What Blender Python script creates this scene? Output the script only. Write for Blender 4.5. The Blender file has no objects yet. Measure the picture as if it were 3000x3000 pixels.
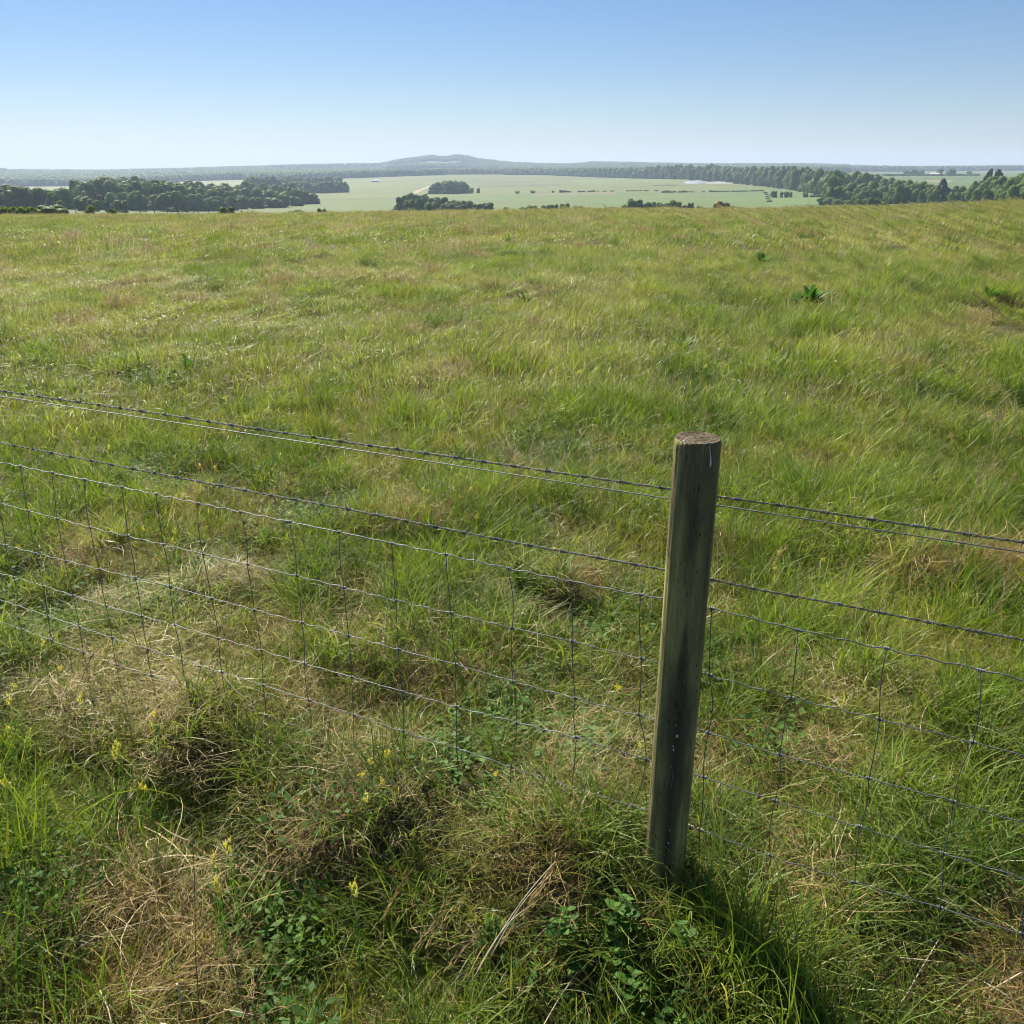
import bpy, math, random
import numpy as np
from mathutils import Matrix, Vector, Euler

R = math.radians
scene = bpy.context.scene
COL = scene.collection

# ------------------------------------------------------------------ camera, world, sun, exposure
EYE = 1.73
FPX = 2595.0                      # focal length in pixels of the 3000 px frame
PITCH = R(21.1)
cam_d = bpy.data.cameras.new("camera")
cam_d.sensor_width = 36.0
cam_d.lens = 36.0 * FPX / 3000.0
cam_d.clip_start = 0.05
cam_d.clip_end = 60000.0
cam = bpy.data.objects.new("camera", cam_d)
COL.objects.link(cam)
cam.location = (0, 0, EYE)
cam.rotation_euler = (R(90) - PITCH, 0, 0)
scene.camera = cam

SUN_AZ, SUN_EL = R(-28), R(39)    # azimuth clockwise from +Y
world = bpy.data.worlds.new("World")
scene.world = world
world.use_nodes = True
wn, wl = world.node_tree.nodes, world.node_tree.links
wn.clear()
sky = wn.new("ShaderNodeTexSky")
sky.sky_type = 'NISHITA'
sky.sun_disc = False
sky.sun_elevation = SUN_EL
sky.sun_rotation = SUN_AZ
sky.altitude = 100
sky.air_density = 1.0
sky.dust_density = 0.1
sky.ozone_density = 5.0
bg = wn.new("ShaderNodeBackground")
bg.inputs["Strength"].default_value = 0.050
wo = wn.new("ShaderNodeOutputWorld")
hs = wn.new("ShaderNodeHueSaturation"); hs.inputs["Saturation"].default_value = 1.15; hs.inputs["Hue"].default_value = 0.500
tint = wn.new("ShaderNodeVectorMath"); tint.operation = 'MULTIPLY'; tint.inputs[1].default_value = (.655, .645, .705)
wl.new(sky.outputs[0], hs.inputs["Color"]); wl.new(hs.outputs[0], tint.inputs[0]); wl.new(tint.outputs[0], bg.inputs[0])
wl.new(bg.outputs[0], wo.inputs[0])

sun_d = bpy.data.lights.new("sun", 'SUN')
sun_d.energy = 5.0
sun_d.angle = R(0.5)
sun_d.color = (1.0, 0.91, 0.76)
sun = bpy.data.objects.new("sun", sun_d)
COL.objects.link(sun)
sdir = Vector((math.sin(SUN_AZ) * math.cos(SUN_EL), math.cos(SUN_AZ) * math.cos(SUN_EL), math.sin(SUN_EL)))
sun.rotation_euler = sdir.to_track_quat('Z', 'Y').to_euler()
sun.location = (-20, 20, 30)

scene.view_settings.view_transform = 'Standard'
scene.view_settings.look = 'None'
scene.view_settings.exposure = 1.36
scene.view_settings.gamma = 1.0
scene.render.engine = 'CYCLES'
scene.cycles.filter_width = 1.05
scene.cycles.max_bounces = 6
scene.cycles.diffuse_bounces = 3
scene.cycles.glossy_bounces = 2
scene.cycles.transmission_bounces = 3
scene.cycles.transparent_max_bounces = 4
scene.cycles.volume_bounces = 0
scene.cycles.use_denoising = True
scene.cycles.denoising_input_passes = 'RGB_ALBEDO_NORMAL'
scene.cycles.denoising_prefilter = 'ACCURATE'
scene.cycles.sample_clamp_indirect = 4.0

# ------------------------------------------------------------------ measuring helpers
CP, SP = math.cos(PITCH), math.sin(PITCH)

def ray(px, py):
    u = 1500.0 - py
    return np.array([px - 1500.0, u * SP + FPX * CP, u * CP - FPX * SP])

def tan_of(px, py):
    """tangent of elevation of a sight line towards the horizon zone"""
    u = 1500.0 - np.asarray(py, float)
    y = u * SP + FPX * CP
    z = u * CP - FPX * SP
    return z / np.hypot(np.asarray(px, float) - 1500.0, y)

def az_of(px, py=540.0):
    u = 1500.0 - py
    return math.atan2(px - 1500.0, u * SP + FPX * CP)

def at_height(px, py, h):
    r = ray(px, py)
    t = (h - EYE) / r[2]
    return np.array([r[0] * t, r[1] * t, h])

# value noise
_rs = np.random.RandomState(5)
_tab = _rs.rand(256, 256)

def vnoise(x, y):
    xi = np.floor(x).astype(int); yi = np.floor(y).astype(int)
    fx = x - xi; fy = y - yi
    fx = fx * fx * (3 - 2 * fx); fy = fy * fy * (3 - 2 * fy)
    a = _tab[xi & 255, yi & 255]; b = _tab[(xi + 1) & 255, yi & 255]
    c = _tab[xi & 255, (yi + 1) & 255]; d = _tab[(xi + 1) & 255, (yi + 1) & 255]
    return (a * (1 - fx) + b * fx) * (1 - fy) + (c * (1 - fx) + d * fx) * fy

def fnoise(x, y, s, o=3):
    x = np.asarray(x, float) * s + 17.3; y = np.asarray(y, float) * s + 91.7
    v = 0; a = 0.5; t = 0
    for _ in range(o):
        v = v + a * vnoise(x, y); t += a
        a *= 0.5; x = x * 2.03 + 5.1; y = y * 2.03 + 9.7
    return v / t

# ------------------------------------------------------------------ lie of the land
KD = np.array([130, 180, 260, 400, 600, 850, 1200, 1700, 2400, 3300, 4500, 5600, 9000], float)
KC = np.array([0, 400, 800, 1350, 1700, 2100, 2400, 2750, 3000], float)
KP = np.array([
    [634, 632, 626, 614, 600, 590, 570, 552, 540, 525, 0, 0, 0],
    [632, 636, 630, 617, 606, 598, 580, 556, 545, 525, 0, 0, 0],
    [631, 645, 650, 640, 622, 600, 575, 555, 530, 515, 0, 0, 0],
    [625, 640, 645, 635, 615, 592, 567, 540, 513, 508, 0, 0, 0],
    [617, 632, 640, 628, 605, 580, 558, 534, 512, 505, 0, 0, 0],
    [616, 628, 632, 620, 600, 575, 550, 518, 508, 503, 0, 0, 0],
    [609, 618, 618, 608, 596, 562, 532, 516, 508, 503, 0, 0, 0],
    [591, 596, 594, 590, 583, 560, 535, 515, 506, 502, 0, 0, 0],
    [582, 586, 583, 578, 572, 555, 530, 515, 506, 502, 0, 0, 0]], float)
SKX = [0, 100, 200, 270, 300, 500, 700, 850, 1000, 1100, 1180, 1240, 1290, 1307, 1338, 1369, 1395, 1421, 1488, 1560, 1640, 1700, 1760, 1850, 2000, 2200, 2450, 2600, 2750, 2850, 3000]
SKY = [497, 497, 492, 494, 502, 503, 498, 492, 486, 484, 483, 469, 462, 458, 464, 456, 462, 469, 478, 483, 484, 478, 479, 482, 484, 484, 492, 492, 491, 490, 492]
CGRID = np.arange(-1200, 4201, 10.0)
TG = np.zeros((len(CGRID), len(KD)))
for _k in range(len(KD)):
    if _k < 10:
        pyk = np.interp(CGRID, KC, KP[:, _k])
        ker = np.hanning(31); ker /= ker.sum()
        pyk = np.convolve(np.pad(pyk, 15, mode='edge'), ker, 'valid')
    else:
        pyk = np.interp(CGRID, SKX, SKY) + (4.5 if _k == 10 else (14 if _k == 11 else 30))
    TG[:, _k] = tan_of(np.clip(CGRID, -300, 3300), pyk)
LKD = np.log(KD)

def px_of(x, y):
    az = np.arctan2(x, np.maximum(y, 1e-6))
    az = np.clip(az, R(-44), R(44))
    return 1500.0 + 2766.0 * np.tan(az)

def land_z(x, y):
    """height of the land without the small tussocks"""
    x = np.asarray(x, float); y = np.asarray(y, float)
    D = np.hypot(x, y)
    # behind the viewer mirror the front so the ground carries on
    px = px_of(x, np.abs(y) + 0.2 * D)
    px = np.where(D < 1e-3, 1500.0, px)
    ci = np.clip((px - CGRID[0]) / 10.0, 0, len(CGRID) - 1.001)
    c0 = ci.astype(int); cf = ci - c0
    lk = np.clip((np.interp(np.log(np.maximum(D, 1.0)), LKD, np.arange(len(KD)))), 0, len(KD) - 1.001)
    k0 = lk.astype(int); kf = lk - k0
    t = ((TG[c0, k0] * (1 - cf) + TG[c0 + 1, k0] * cf) * (1 - kf) + (TG[c0, k0 + 1] * (1 - cf) + TG[c0 + 1, k0 + 1] * cf) * kf)
    zfar = EYE + D * t
    tb = TG[c0, 0] * (1 - cf) + TG[c0 + 1, 0] * cf
    zb = EYE + 130.0 * tb
    f = np.clip((D - 4.0) / 126.0, 0, 1)
    znear = zb * (f * 0.75 + 0.25 * f * f)
    return np.where(D < 130.0, znear, zfar)

# tussocks and mounds measured off the place: (x, y, radius, height, dryness)
MOUNDS = []
for px, py, r, h, d in [(1180, 1560, .22, .10, 1), (1620, 1735, .16, .08, 1), (2340, 2040, .16, .06, 1), (2640, 2090, .18, .05, .8),
                        (2700, 1680, .20, .08, .9), (2930, 1680, .22, .10, .8), (560, 2110, .15, .10, 1), (360, 2620, .20, .05, 1),
                        (980, 2400, .16, .04, .9), (1690, 2430, .20, .04, .9), (1380, 1500, .14, .03, .7), (640, 1720, .14, .05, .8),
                        (1350, 1950, .25, .02, .7), (760, 1850, .14, .03, .7), (220, 1640, .14, .03, .7), (1850, 2480, .12, .0, .9),
                        (2450, 2250, .2, .05, .7), (300, 2950, .3, .02, 1), (2950, 2750, .25, .03, .8), (1050, 1950, .13, .03, .7),
                        (440, 1930, .12, .03, .6), (1000, 2160, .2, .02, .5), (1650, 2330, .2, .02, .5), (130, 2400, .22, .07, 0),
                        (130, 2650, .22, .06, 0), (1400, 700, 1.6, .1, .9), (1000, 780, 1.3, .2, .9), (430, 790, 1.1, .15, .8),
                        (1540, 820, .7, .15, .5), (1500, 1010, .7, .1, .6), (690, 1100, .4, .1, .7), (1550, 930, .6, .1, .3)]:
    g = at_height(px, py, 0.0)
    MOUNDS.append((g[0], g[1], r, h, d))
HOLLOWS = []
for px, py, r, h in [(190, 2260, .16, .10), (1230, 1640, .14, .05), (700, 2240, .25, .05), (2000, 2700, .2, .04), (2330, 2360, .12, .06),
                     (2600, 2190, .12, .05), (1150, 2560, .25, .05), (2900, 1800, .2, .05), (270, 2740, .12, .06), (1650, 1820, .12, .05), (1750, 2850, .3, .04)]:
    g = at_height(px, py, 0.0)
    HOLLOWS.append((g[0], g[1], r, h))

GREENS = []
for px, py, r in [(120, 2330, .35), (60, 2620, .28), (880, 2880, .22), (2900, 2080, .4), (2880, 2420, .35), (2600, 2330, .2), (720, 2300, .3), (1900, 2720, .22), (2080, 2720, .2),
                  (1330, 1850, .3), (1500, 1430, .6), (1300, 2150, .2), (1550, 2280, .12), (2150, 1900, .3), (300, 1420, .6), (1150, 2600, .18), (1500, 2850, .2), (450, 2300, .2), (2250, 2900, .2),
                  (900, 1750, .25), (60, 1550, .5), (2450, 1500, .7), (1280, 2700, .15)]:
    g = at_height(px, py, 0.0)
    GREENS.append((g[0], g[1], r))

def relief(x, y):
    x = np.asarray(x, float); y = np.asarray(y, float)
    D = np.hypot(x, y)
    near = np.clip(1.2 - D / 60.0, 0, 1)
    z = near * (0.10 + .07 * np.clip(D / 8, 0, 1)) * ((fnoise(x, y, 1.6, 3) - .5)) + np.clip(1 - D / 40, 0, 1) * .05 * (fnoise(x, y, 4.0, 2) - .5) + near * (0.0 * (fnoise(x, y, 1.6, 3) - .5) + 0.05 * (fnoise(x, y, 6.0, 2) - .5))
    z = z + np.clip(D / 20.0, 0, 1) * 0.30 * (fnoise(x, y, 0.22, 3) - .5) * np.clip((160 - D) / 60, 0, 1)
    g = x * math.sin(R(26.5)) + y * math.cos(R(26.5)) - 1.816
    wob = g + .12 * (fnoise(x, y, 1.4, 2) - .5)
    t = np.clip((-.05 - wob) / .42, 0, 1)
    z = z - .15 * t * t * (3 - 2 * t) + .012 * np.exp(-((wob - .0) / .16) ** 2)
    for mx, my, r, h, d in MOUNDS:
        z = z + h * np.exp(-((x - mx) ** 2 + (y - my) ** 2) / (r * r))
    for mx, my, r, h in HOLLOWS:
        z = z - h * np.exp(-((x - mx) ** 2 + (y - my) ** 2) / (r * r))
    return z

def ground_z(x, y):
    return land_z(x, y) + relief(x, y)

def dryness(x, y):
    x = np.asarray(x, float); y = np.asarray(y, float)
    D = np.hypot(x, y)
    fence = np.exp(-((x * math.sin(R(26.5)) + (y - 2.05) * math.cos(R(26.5))) / 1.25) ** 2)
    d = fence * np.clip((fnoise(x + 7, y - 3, 2.3, 3) - 0.37) * 3.2, 0, 1) * 0.70
    d = d + 0.5 * np.clip((fnoise(x - 31, y + 12, 0.35, 3) - 0.55) * 4, 0, 1) * np.clip(D / 12, 0, 1)
    for gx, gy, r in GREENS:
        d = d * (1 - .85 * np.exp(-((x - gx) ** 2 + (y - gy) ** 2) / (r * r)))
    for mx, my, r, h, dr in MOUNDS:
        q = ((x - mx) ** 2 + (y - my) ** 2) / (r * r * 1.3)
        d = np.maximum(d, dr * np.exp(-q) * np.clip(.50 + 1.6 * fnoise(x + 4, y + 2, 6.5, 2) - .25 * (h < .035), 0, 1.1))
    return np.clip(d, 0, 1)

def spot(px, D, up=0.0):
    """point on the land at distance D on the bearing of photo column px"""
    a = az_of(px)
    x, y = D * math.sin(a), D * math.cos(a)
    return Vector((x, y, float(ground_z(x, y)) + up))

# ------------------------------------------------------------------ object helpers
def tag(o, label=None, cat=None, group=None, kind=None):
    if label:
        o["label"] = label
        if len(label.replace('-', ' ').split()) > 16: print('LONG', label)
    if cat: o["category"] = cat
    if group: o["group"] = group
    if kind: o["kind"] = kind
    return o

def link(o, parent=None):
    COL.objects.link(o)
    if parent is not None:
        o.parent = parent
    return o

def empty(name, loc, rz=0.0):
    o = bpy.data.objects.new(name, None)
    o.empty_display_size = 0.2
    o.location = loc
    o.rotation_euler = (0, 0, rz)
    return link(o)

def mesh_np(name, V, Q, mats, mat_idx=None, attrs=None, smooth=True):
    """V (n,3); Q list of arrays of faces (m,k)"""
    me = bpy.data.meshes.new(name)
    V = np.asarray(V, np.float32)
    if not isinstance(Q, list): Q = [Q]
    Q = [np.asarray(q, np.int32) for q in Q if len(q)]
    nl = sum(q.size for q in Q); nf = sum(len(q) for q in Q)
    me.vertices.add(len(V)); me.loops.add(nl); me.polygons.add(nf)
    me.vertices.foreach_set("co", V.ravel())
    me.loops.foreach_set("vertex_index", np.concatenate([q.ravel() for q in Q]))
    cnt = np.concatenate([np.full(len(q), q.shape[1]) for q in Q])
    st = np.concatenate([[0], np.cumsum(cnt)[:-1]])
    me.polygons.foreach_set("loop_start", st.astype(np.int32))
    me.polygons.foreach_set("use_smooth", np.full(nf, smooth))
    if mat_idx is not None:
        me.polygons.foreach_set("material_index", np.asarray(mat_idx, np.int32))
    for k, v in (attrs or {}).items():
        v = np.asarray(v, np.float32)
        if v.ndim == 1:
            a = me.attributes.new(k, 'FLOAT', 'POINT'); a.data.foreach_set("value", v)
        else:
            a = me.attributes.new(k, 'FLOAT_COLOR', 'POINT')
            a.data.foreach_set("color", np.hstack([v, np.ones((len(v), 1), np.float32)]).ravel())
    for m in mats: me.materials.append(m)
    me.update(calc_edges=True)
    return me

def obj(name, me, parent=None, loc=None):
    o = bpy.data.objects.new(name, me)
    if loc is not None: o.location = loc
    return link(o, parent)

class MB:
    """collects tubes, boxes, blobs into one mesh"""
    def __init__(s): s.v = []; s.f4 = []; s.f3 = []; s.n = 0
    def add(s, v, q=None, t=None):
        v = np.asarray(v, float)
        s.v.append(v)
        if q is not None and len(q): s.f4.append(np.asarray(q) + s.n)
        if t is not None and len(t): s.f3.append(np.asarray(t) + s.n)
        s.n += len(v)
    def tube(s, pts, r, k=6, caps=True):
        P = np.asarray(pts, float); n = len(P)
        r = np.broadcast_to(np.asarray(r, float), (n,))
        T = np.gradient(P, axis=0); T /= np.linalg.norm(T, axis=1)[:, None] + 1e-12
        ref = np.array([0, 0, 1.0]) if abs(T[0][2]) < .9 else np.array([1.0, 0, 0])
        U = np.cross(T, ref); U /= np.linalg.norm(U, axis=1)[:, None] + 1e-12
        W = np.cross(T, U)
        a = np.arange(k) * 2 * math.pi / k
        V = P[:, None, :] + r[:, None, None] * (np.cos(a)[None, :, None] * U[:, None, :] + np.sin(a)[None, :, None] * W[:, None, :])
        V = V.reshape(-1, 3)
        i = np.arange(n - 1)[:, None] * k; j = np.arange(k)[None, :]
        q = np.stack([i + j, i + (j + 1) % k, i + k + (j + 1) % k, i + k + j], -1).reshape(-1, 4)
        t = []
        if caps:
            V = np.vstack([V, P[0], P[-1]])
            c0, c1 = n * k, n * k + 1
            jj = np.arange(k)
            t = np.vstack([np.stack([np.full(k, c0), (jj + 1) % k, jj], -1), np.stack([np.full(k, c1), (n - 1) * k + jj, (n - 1) * k + (jj + 1) % k], -1)])
        s.add(V, q, t)
        return s
    def poly(s, v, faces):
        q = [f for f in faces if len(f) == 4]; t = [f for f in faces if len(f) == 3]
        s.add(v, q, t); return s
    def build(s, name, mat, parent=None, smooth=True, loc=None):
        Q = []
        if s.f4: Q.append(np.vstack(s.f4))
        if s.f3: Q.append(np.vstack(s.f3))
        return obj(name, mesh_np(name, np.vstack(s.v), Q, [mat], smooth=smooth), parent, loc)

# ------------------------------------------------------------------ materials
def new_mat(name):
    m = bpy.data.materials.new(name); m.use_nodes = True
    nt = m.node_tree; nt.nodes.clear()
    return m, nt.nodes, nt.links

def N(nodes, t, **kw):
    n = nodes.new(t)
    for k, v in kw.items(): setattr(n, k, v)
    return n

def ramp(nodes, stops, interp='LINEAR'):
    r = nodes.new("ShaderNodeValToRGB"); r.color_ramp.interpolation = interp
    e = r.color_ramp.elements
    while len(e) > 1: e.remove(e[-1])
    e[0].position = stops[0][0]; e[0].color = (*stops[0][1], 1)
    for p, c in stops[1:]:
        k = e.new(p); k.color = (*c, 1)
    return r

def leaf_mat(name, cols, dry=None, trans=0.35, rough=0.55, spec=0.25, noise_scale=0.5, obj_random=False, base_dark=None, inst=0.0):
    """blade / leaf material; colour varies blade to blade (attribute rnd) and patch to patch"""
    m, nd, lk = new_mat(name)
    out = N(nd, "ShaderNodeOutputMaterial")
    geo = N(nd, "ShaderNodeNewGeometry")
    no = N(nd, "ShaderNodeTexNoise"); no.inputs["Scale"].default_value = noise_scale; no.inputs["Detail"].default_value = 3
    lk.new(geo.outputs["Position"], no.inputs["Vector"])
    at = N(nd, "ShaderNodeAttribute", attribute_name="rnd")
    mul = N(nd, "ShaderNodeMath", operation='MULTIPLY'); mul.inputs[1].default_value = 0.55
    lk.new(at.outputs["Fac"], mul.inputs[0])
    n2 = N(nd, "ShaderNodeMath", operation='MULTIPLY_ADD'); n2.inputs[1].default_value = 2.0; n2.inputs[2].default_value = -0.77
    lk.new(no.outputs["Fac"], n2.inputs[0])
    add = N(nd, "ShaderNodeMath", operation='ADD', use_clamp=True)
    lk.new(mul.outputs[0], add.inputs[0]); lk.new(n2.outputs[0], add.inputs[1])
    src = add
    if inst:
        oi = N(nd, "ShaderNodeObjectInfo")
        a2 = N(nd, "ShaderNodeMath", operation='MULTIPLY_ADD', use_clamp=True); a2.inputs[1].default_value = inst
        m3 = N(nd, "ShaderNodeMath", operation='SUBTRACT'); m3.inputs[1].default_value = inst * .5
        lk.new(add.outputs[0], m3.inputs[0])
        lk.new(oi.outputs["Random"], a2.inputs[0]); lk.new(m3.outputs[0], a2.inputs[2])
        src = a2
    if obj_random:
        oi = N(nd, "ShaderNodeObjectInfo")
        a2 = N(nd, "ShaderNodeMath", operation='MULTIPLY_ADD', use_clamp=True); a2.inputs[1].default_value = 0.6
        m3 = N(nd, "ShaderNodeMath", operation='MULTIPLY'); m3.inputs[1].default_value = 0.45
        lk.new(add.outputs[0], m3.inputs[0])
        lk.new(oi.outputs["Random"], a2.inputs[0]); lk.new(m3.outputs[0], a2.inputs[2])
        src = a2
    rp = ramp(nd, cols)
    lk.new(src.outputs[0], rp.inputs[0])
    col = rp.outputs[0]
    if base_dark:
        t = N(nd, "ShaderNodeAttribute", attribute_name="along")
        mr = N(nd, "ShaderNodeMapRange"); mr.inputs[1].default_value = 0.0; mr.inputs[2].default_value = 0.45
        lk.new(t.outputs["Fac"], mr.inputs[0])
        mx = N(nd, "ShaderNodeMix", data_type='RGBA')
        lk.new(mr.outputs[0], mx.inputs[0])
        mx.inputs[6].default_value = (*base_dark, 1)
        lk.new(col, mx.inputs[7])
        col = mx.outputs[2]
    p = N(nd, "ShaderNodeBsdfPrincipled")
    p.inputs["Roughness"].default_value = rough
    p.inputs["Specular IOR Level"].default_value = spec
    lk.new(col, p.inputs["Base Color"])
    tr = N(nd, "ShaderNodeBsdfTranslucent")
    hs = N(nd, "ShaderNodeHueSaturation"); hs.inputs["Value"].default_value = 1.35; hs.inputs["Saturation"].default_value = 1.1
    lk.new(col, hs.inputs["Color"]); lk.new(hs.outputs[0], tr.inputs["Color"])
    mix = N(nd, "ShaderNodeMixShader"); mix.inputs[0].default_value = trans
    lk.new(p.outputs[0], mix.inputs[1]); lk.new(tr.outputs[0], mix.inputs[2])
    lk.new(mix.outputs[0], out.inputs[0])
    return m

def simple_mat(name, col, rough=0.7, metal=0.0, spec=0.3, noise=None, noise_scale=10, bump=0.0):
    m, nd, lk = new_mat(name)
    out = N(nd, "ShaderNodeOutputMaterial"); p = N(nd, "ShaderNodeBsdfPrincipled")
    p.inputs["Base Color"].default_value = (*col, 1)
    p.inputs["Roughness"].default_value = rough; p.inputs["Metallic"].default_value = metal
    p.inputs["Specular IOR Level"].default_value = spec
    if noise:
        g = N(nd, "ShaderNodeTexCoord")
        no = N(nd, "ShaderNodeTexNoise"); no.inputs["Scale"].default_value = noise_scale; no.inputs["Detail"].default_value = 5
        lk.new(g.outputs["Object"], no.inputs["Vector"])
        r = ramp(nd, [(0.35, col), (0.65, noise)])
        lk.new(no.outputs["Fac"], r.inputs[0]); lk.new(r.outputs[0], p.inputs["Base Color"])
        if bump:
            b = N(nd, "ShaderNodeBump"); b.inputs["Strength"].default_value = bump; b.inputs["Distance"].default_value = 0.01
            lk.new(no.outputs["Fac"], b.inputs["Height"]); lk.new(b.outputs[0], p.inputs["Normal"])
    lk.new(p.outputs[0], out.inputs[0])
    return m

M = {}
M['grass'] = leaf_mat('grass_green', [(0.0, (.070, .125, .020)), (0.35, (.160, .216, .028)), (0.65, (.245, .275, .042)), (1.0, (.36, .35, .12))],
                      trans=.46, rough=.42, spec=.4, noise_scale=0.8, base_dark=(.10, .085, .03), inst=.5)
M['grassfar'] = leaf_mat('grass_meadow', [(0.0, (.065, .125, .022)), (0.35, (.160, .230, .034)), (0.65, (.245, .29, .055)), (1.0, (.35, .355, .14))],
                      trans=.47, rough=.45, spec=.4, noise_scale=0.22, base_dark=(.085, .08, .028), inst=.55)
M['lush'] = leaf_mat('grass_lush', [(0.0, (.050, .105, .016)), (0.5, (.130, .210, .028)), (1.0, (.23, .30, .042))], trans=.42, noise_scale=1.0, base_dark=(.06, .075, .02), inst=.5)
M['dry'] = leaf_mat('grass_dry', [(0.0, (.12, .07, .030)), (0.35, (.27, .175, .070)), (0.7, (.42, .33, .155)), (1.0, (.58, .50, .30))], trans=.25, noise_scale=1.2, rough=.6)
M['seed'] = leaf_mat('seed_heads', [(0.0, (.17, .115, .07)), (0.5, (.30, .225, .135)), (1.0, (.50, .43, .27))], trans=.3, noise_scale=0.15)
M['leaf'] = leaf_mat('broad_leaf', [(0.0, (.035, .10, .02)), (0.5, (.065, .15, .025)), (1.0, (.11, .21, .035))], trans=.35, rough=.65, spec=.2, noise_scale=2)
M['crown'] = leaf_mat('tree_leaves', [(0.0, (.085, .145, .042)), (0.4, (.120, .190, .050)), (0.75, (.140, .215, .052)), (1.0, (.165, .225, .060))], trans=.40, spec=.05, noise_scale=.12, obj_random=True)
M['crown_dark'] = leaf_mat('conifer_leaves', [(0.0, (.02, .045, .018)), (1.0, (.045, .08, .028))], trans=.2, noise_scale=.2, obj_random=True)
M['crown_copper'] = leaf_mat('copper_leaves', [(0.0, (.07, .038, .03)), (1.0, (.12, .06, .04))], trans=.2, spec=.05, noise_scale=.3)
M['crown_gold'] = leaf_mat('gold_leaves', [(0.0, (.14, .12, .035)), (1.0, (.25, .19, .06))], trans=.3, noise_scale=.5)
M['crown_bright'] = leaf_mat('bright_leaves', [(0.0, (.10, .17, .03)), (1.0, (.22, .28, .05))], trans=.4, spec=.05, noise_scale=.5)
M['bark'] = simple_mat('bark', (.10, .08, .06), noise=(.17, .14, .10), noise_scale=3)
M['wire'] = simple_mat('galvanised_wire', (.12, .13, .145), rough=.55, metal=.6, noise=(.22, .235, .255), noise_scale=30)
M['wire_dark'] = simple_mat('weathered_wire', (.075, .08, .09), rough=.6, metal=.5, noise=(.17, .18, .20), noise_scale=60)

# ------------------------------------------------------------------ ground sheet
def land_colour(x, y):
    D = np.hypot(x, y); px = px_of(x, np.maximum(y, 0.2 * D))
    n1 = fnoise(x, y, 0.004, 3); n2 = fnoise(x, y, 0.02, 3)
    C = np.zeros(x.shape + (3,))
    def put(mask, c):
        C[mask] = c
    near = D < 150
    dr = dryness(x, y)[..., None]
    C[:] = np.array([.060, .062, .026]) * (1 - dr) + np.array([.10, .070, .036]) * dr
    pasture = (D >= 150)
    put(pasture, (.14, .205, .070))
    # left of the valley: green meadow with a mown strip
    put((D > 330) & (D < 1150) & (px > 480) & (px < 1700), (.15, .205, .075))
    put((D > 760) & (D < 1120) & (px > 880) & (px < 2300), (.14, .205, .072))
    put((D > 980) & (D < 1130) & (px > 900) & (px < 1250), (.135, .175, .08))
    # big pale crop field
    crop = (D > 1080 + (px - 1500) * 0.02 * 5) & (D < 2450) & (px > 900)
    put(crop & (px < 2450), (.175, .215, .075))
    put((D > 1000) & (D < 1100) & (px > 1560) & (px < 1800), (.225, .205, .12))
    put((D > 1750) & (D < 1860) & (px > 1350) & (px < 1650), (.14, .17, .085))
    put((D > 1480) & (D < 1580) & (px > 1400) & (px < 1640), (.15, .165, .085))
    put((D > 1380) & (D < 1410) & (px > 1910) & (px < 1985), (.05, .07, .035))
    # right fields
    put((px > 2260) & (D > 420) & (D < 800), (.14, .225, .075))
    put((px > 2300) & (D > 560) & (D < 600) , (.10, .16, .05))
    put((px > 2600) & (D > 200) & (D < 360), (.25, .23, .15))
    put((px > 2500) & (D > 900) & (D < 2300), (.13, .20, .07))
    put((px > 2715) & (px < 2790) & (D > 1250) & (D < 1330), (.36, .30, .24))
    put((px > 2450) & (D > 2600), (.16, .18, .11))
    put((px <= 2450) & (D > 2600), (.085, .125, .06))
    # left strips
    put((px > 20) & (px < 215) & (D > 1500) & (D < 2300), (.24, .25, .11))
    put((px > 520) & (px < 720) & (D > 1900) & (D < 2500), (.24, .27, .12))
    put((px < 500) & (D > 150) & (D < 330), (.20, .19, .12))
    put((px < 420) & (D > 330) & (D < 560), (.11, .17, .06))
    C[D > 150] *= .72
    v = (0.80 + 0.34 * n1 + 0.05 * np.sin(x * .35 + y * .12) * ((D > 1080) & (D < 2400)) + 0.18 * (n2 - .5))[..., None]
    C = C * np.where((D > 150)[..., None], v, 1.0)
    return C

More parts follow.
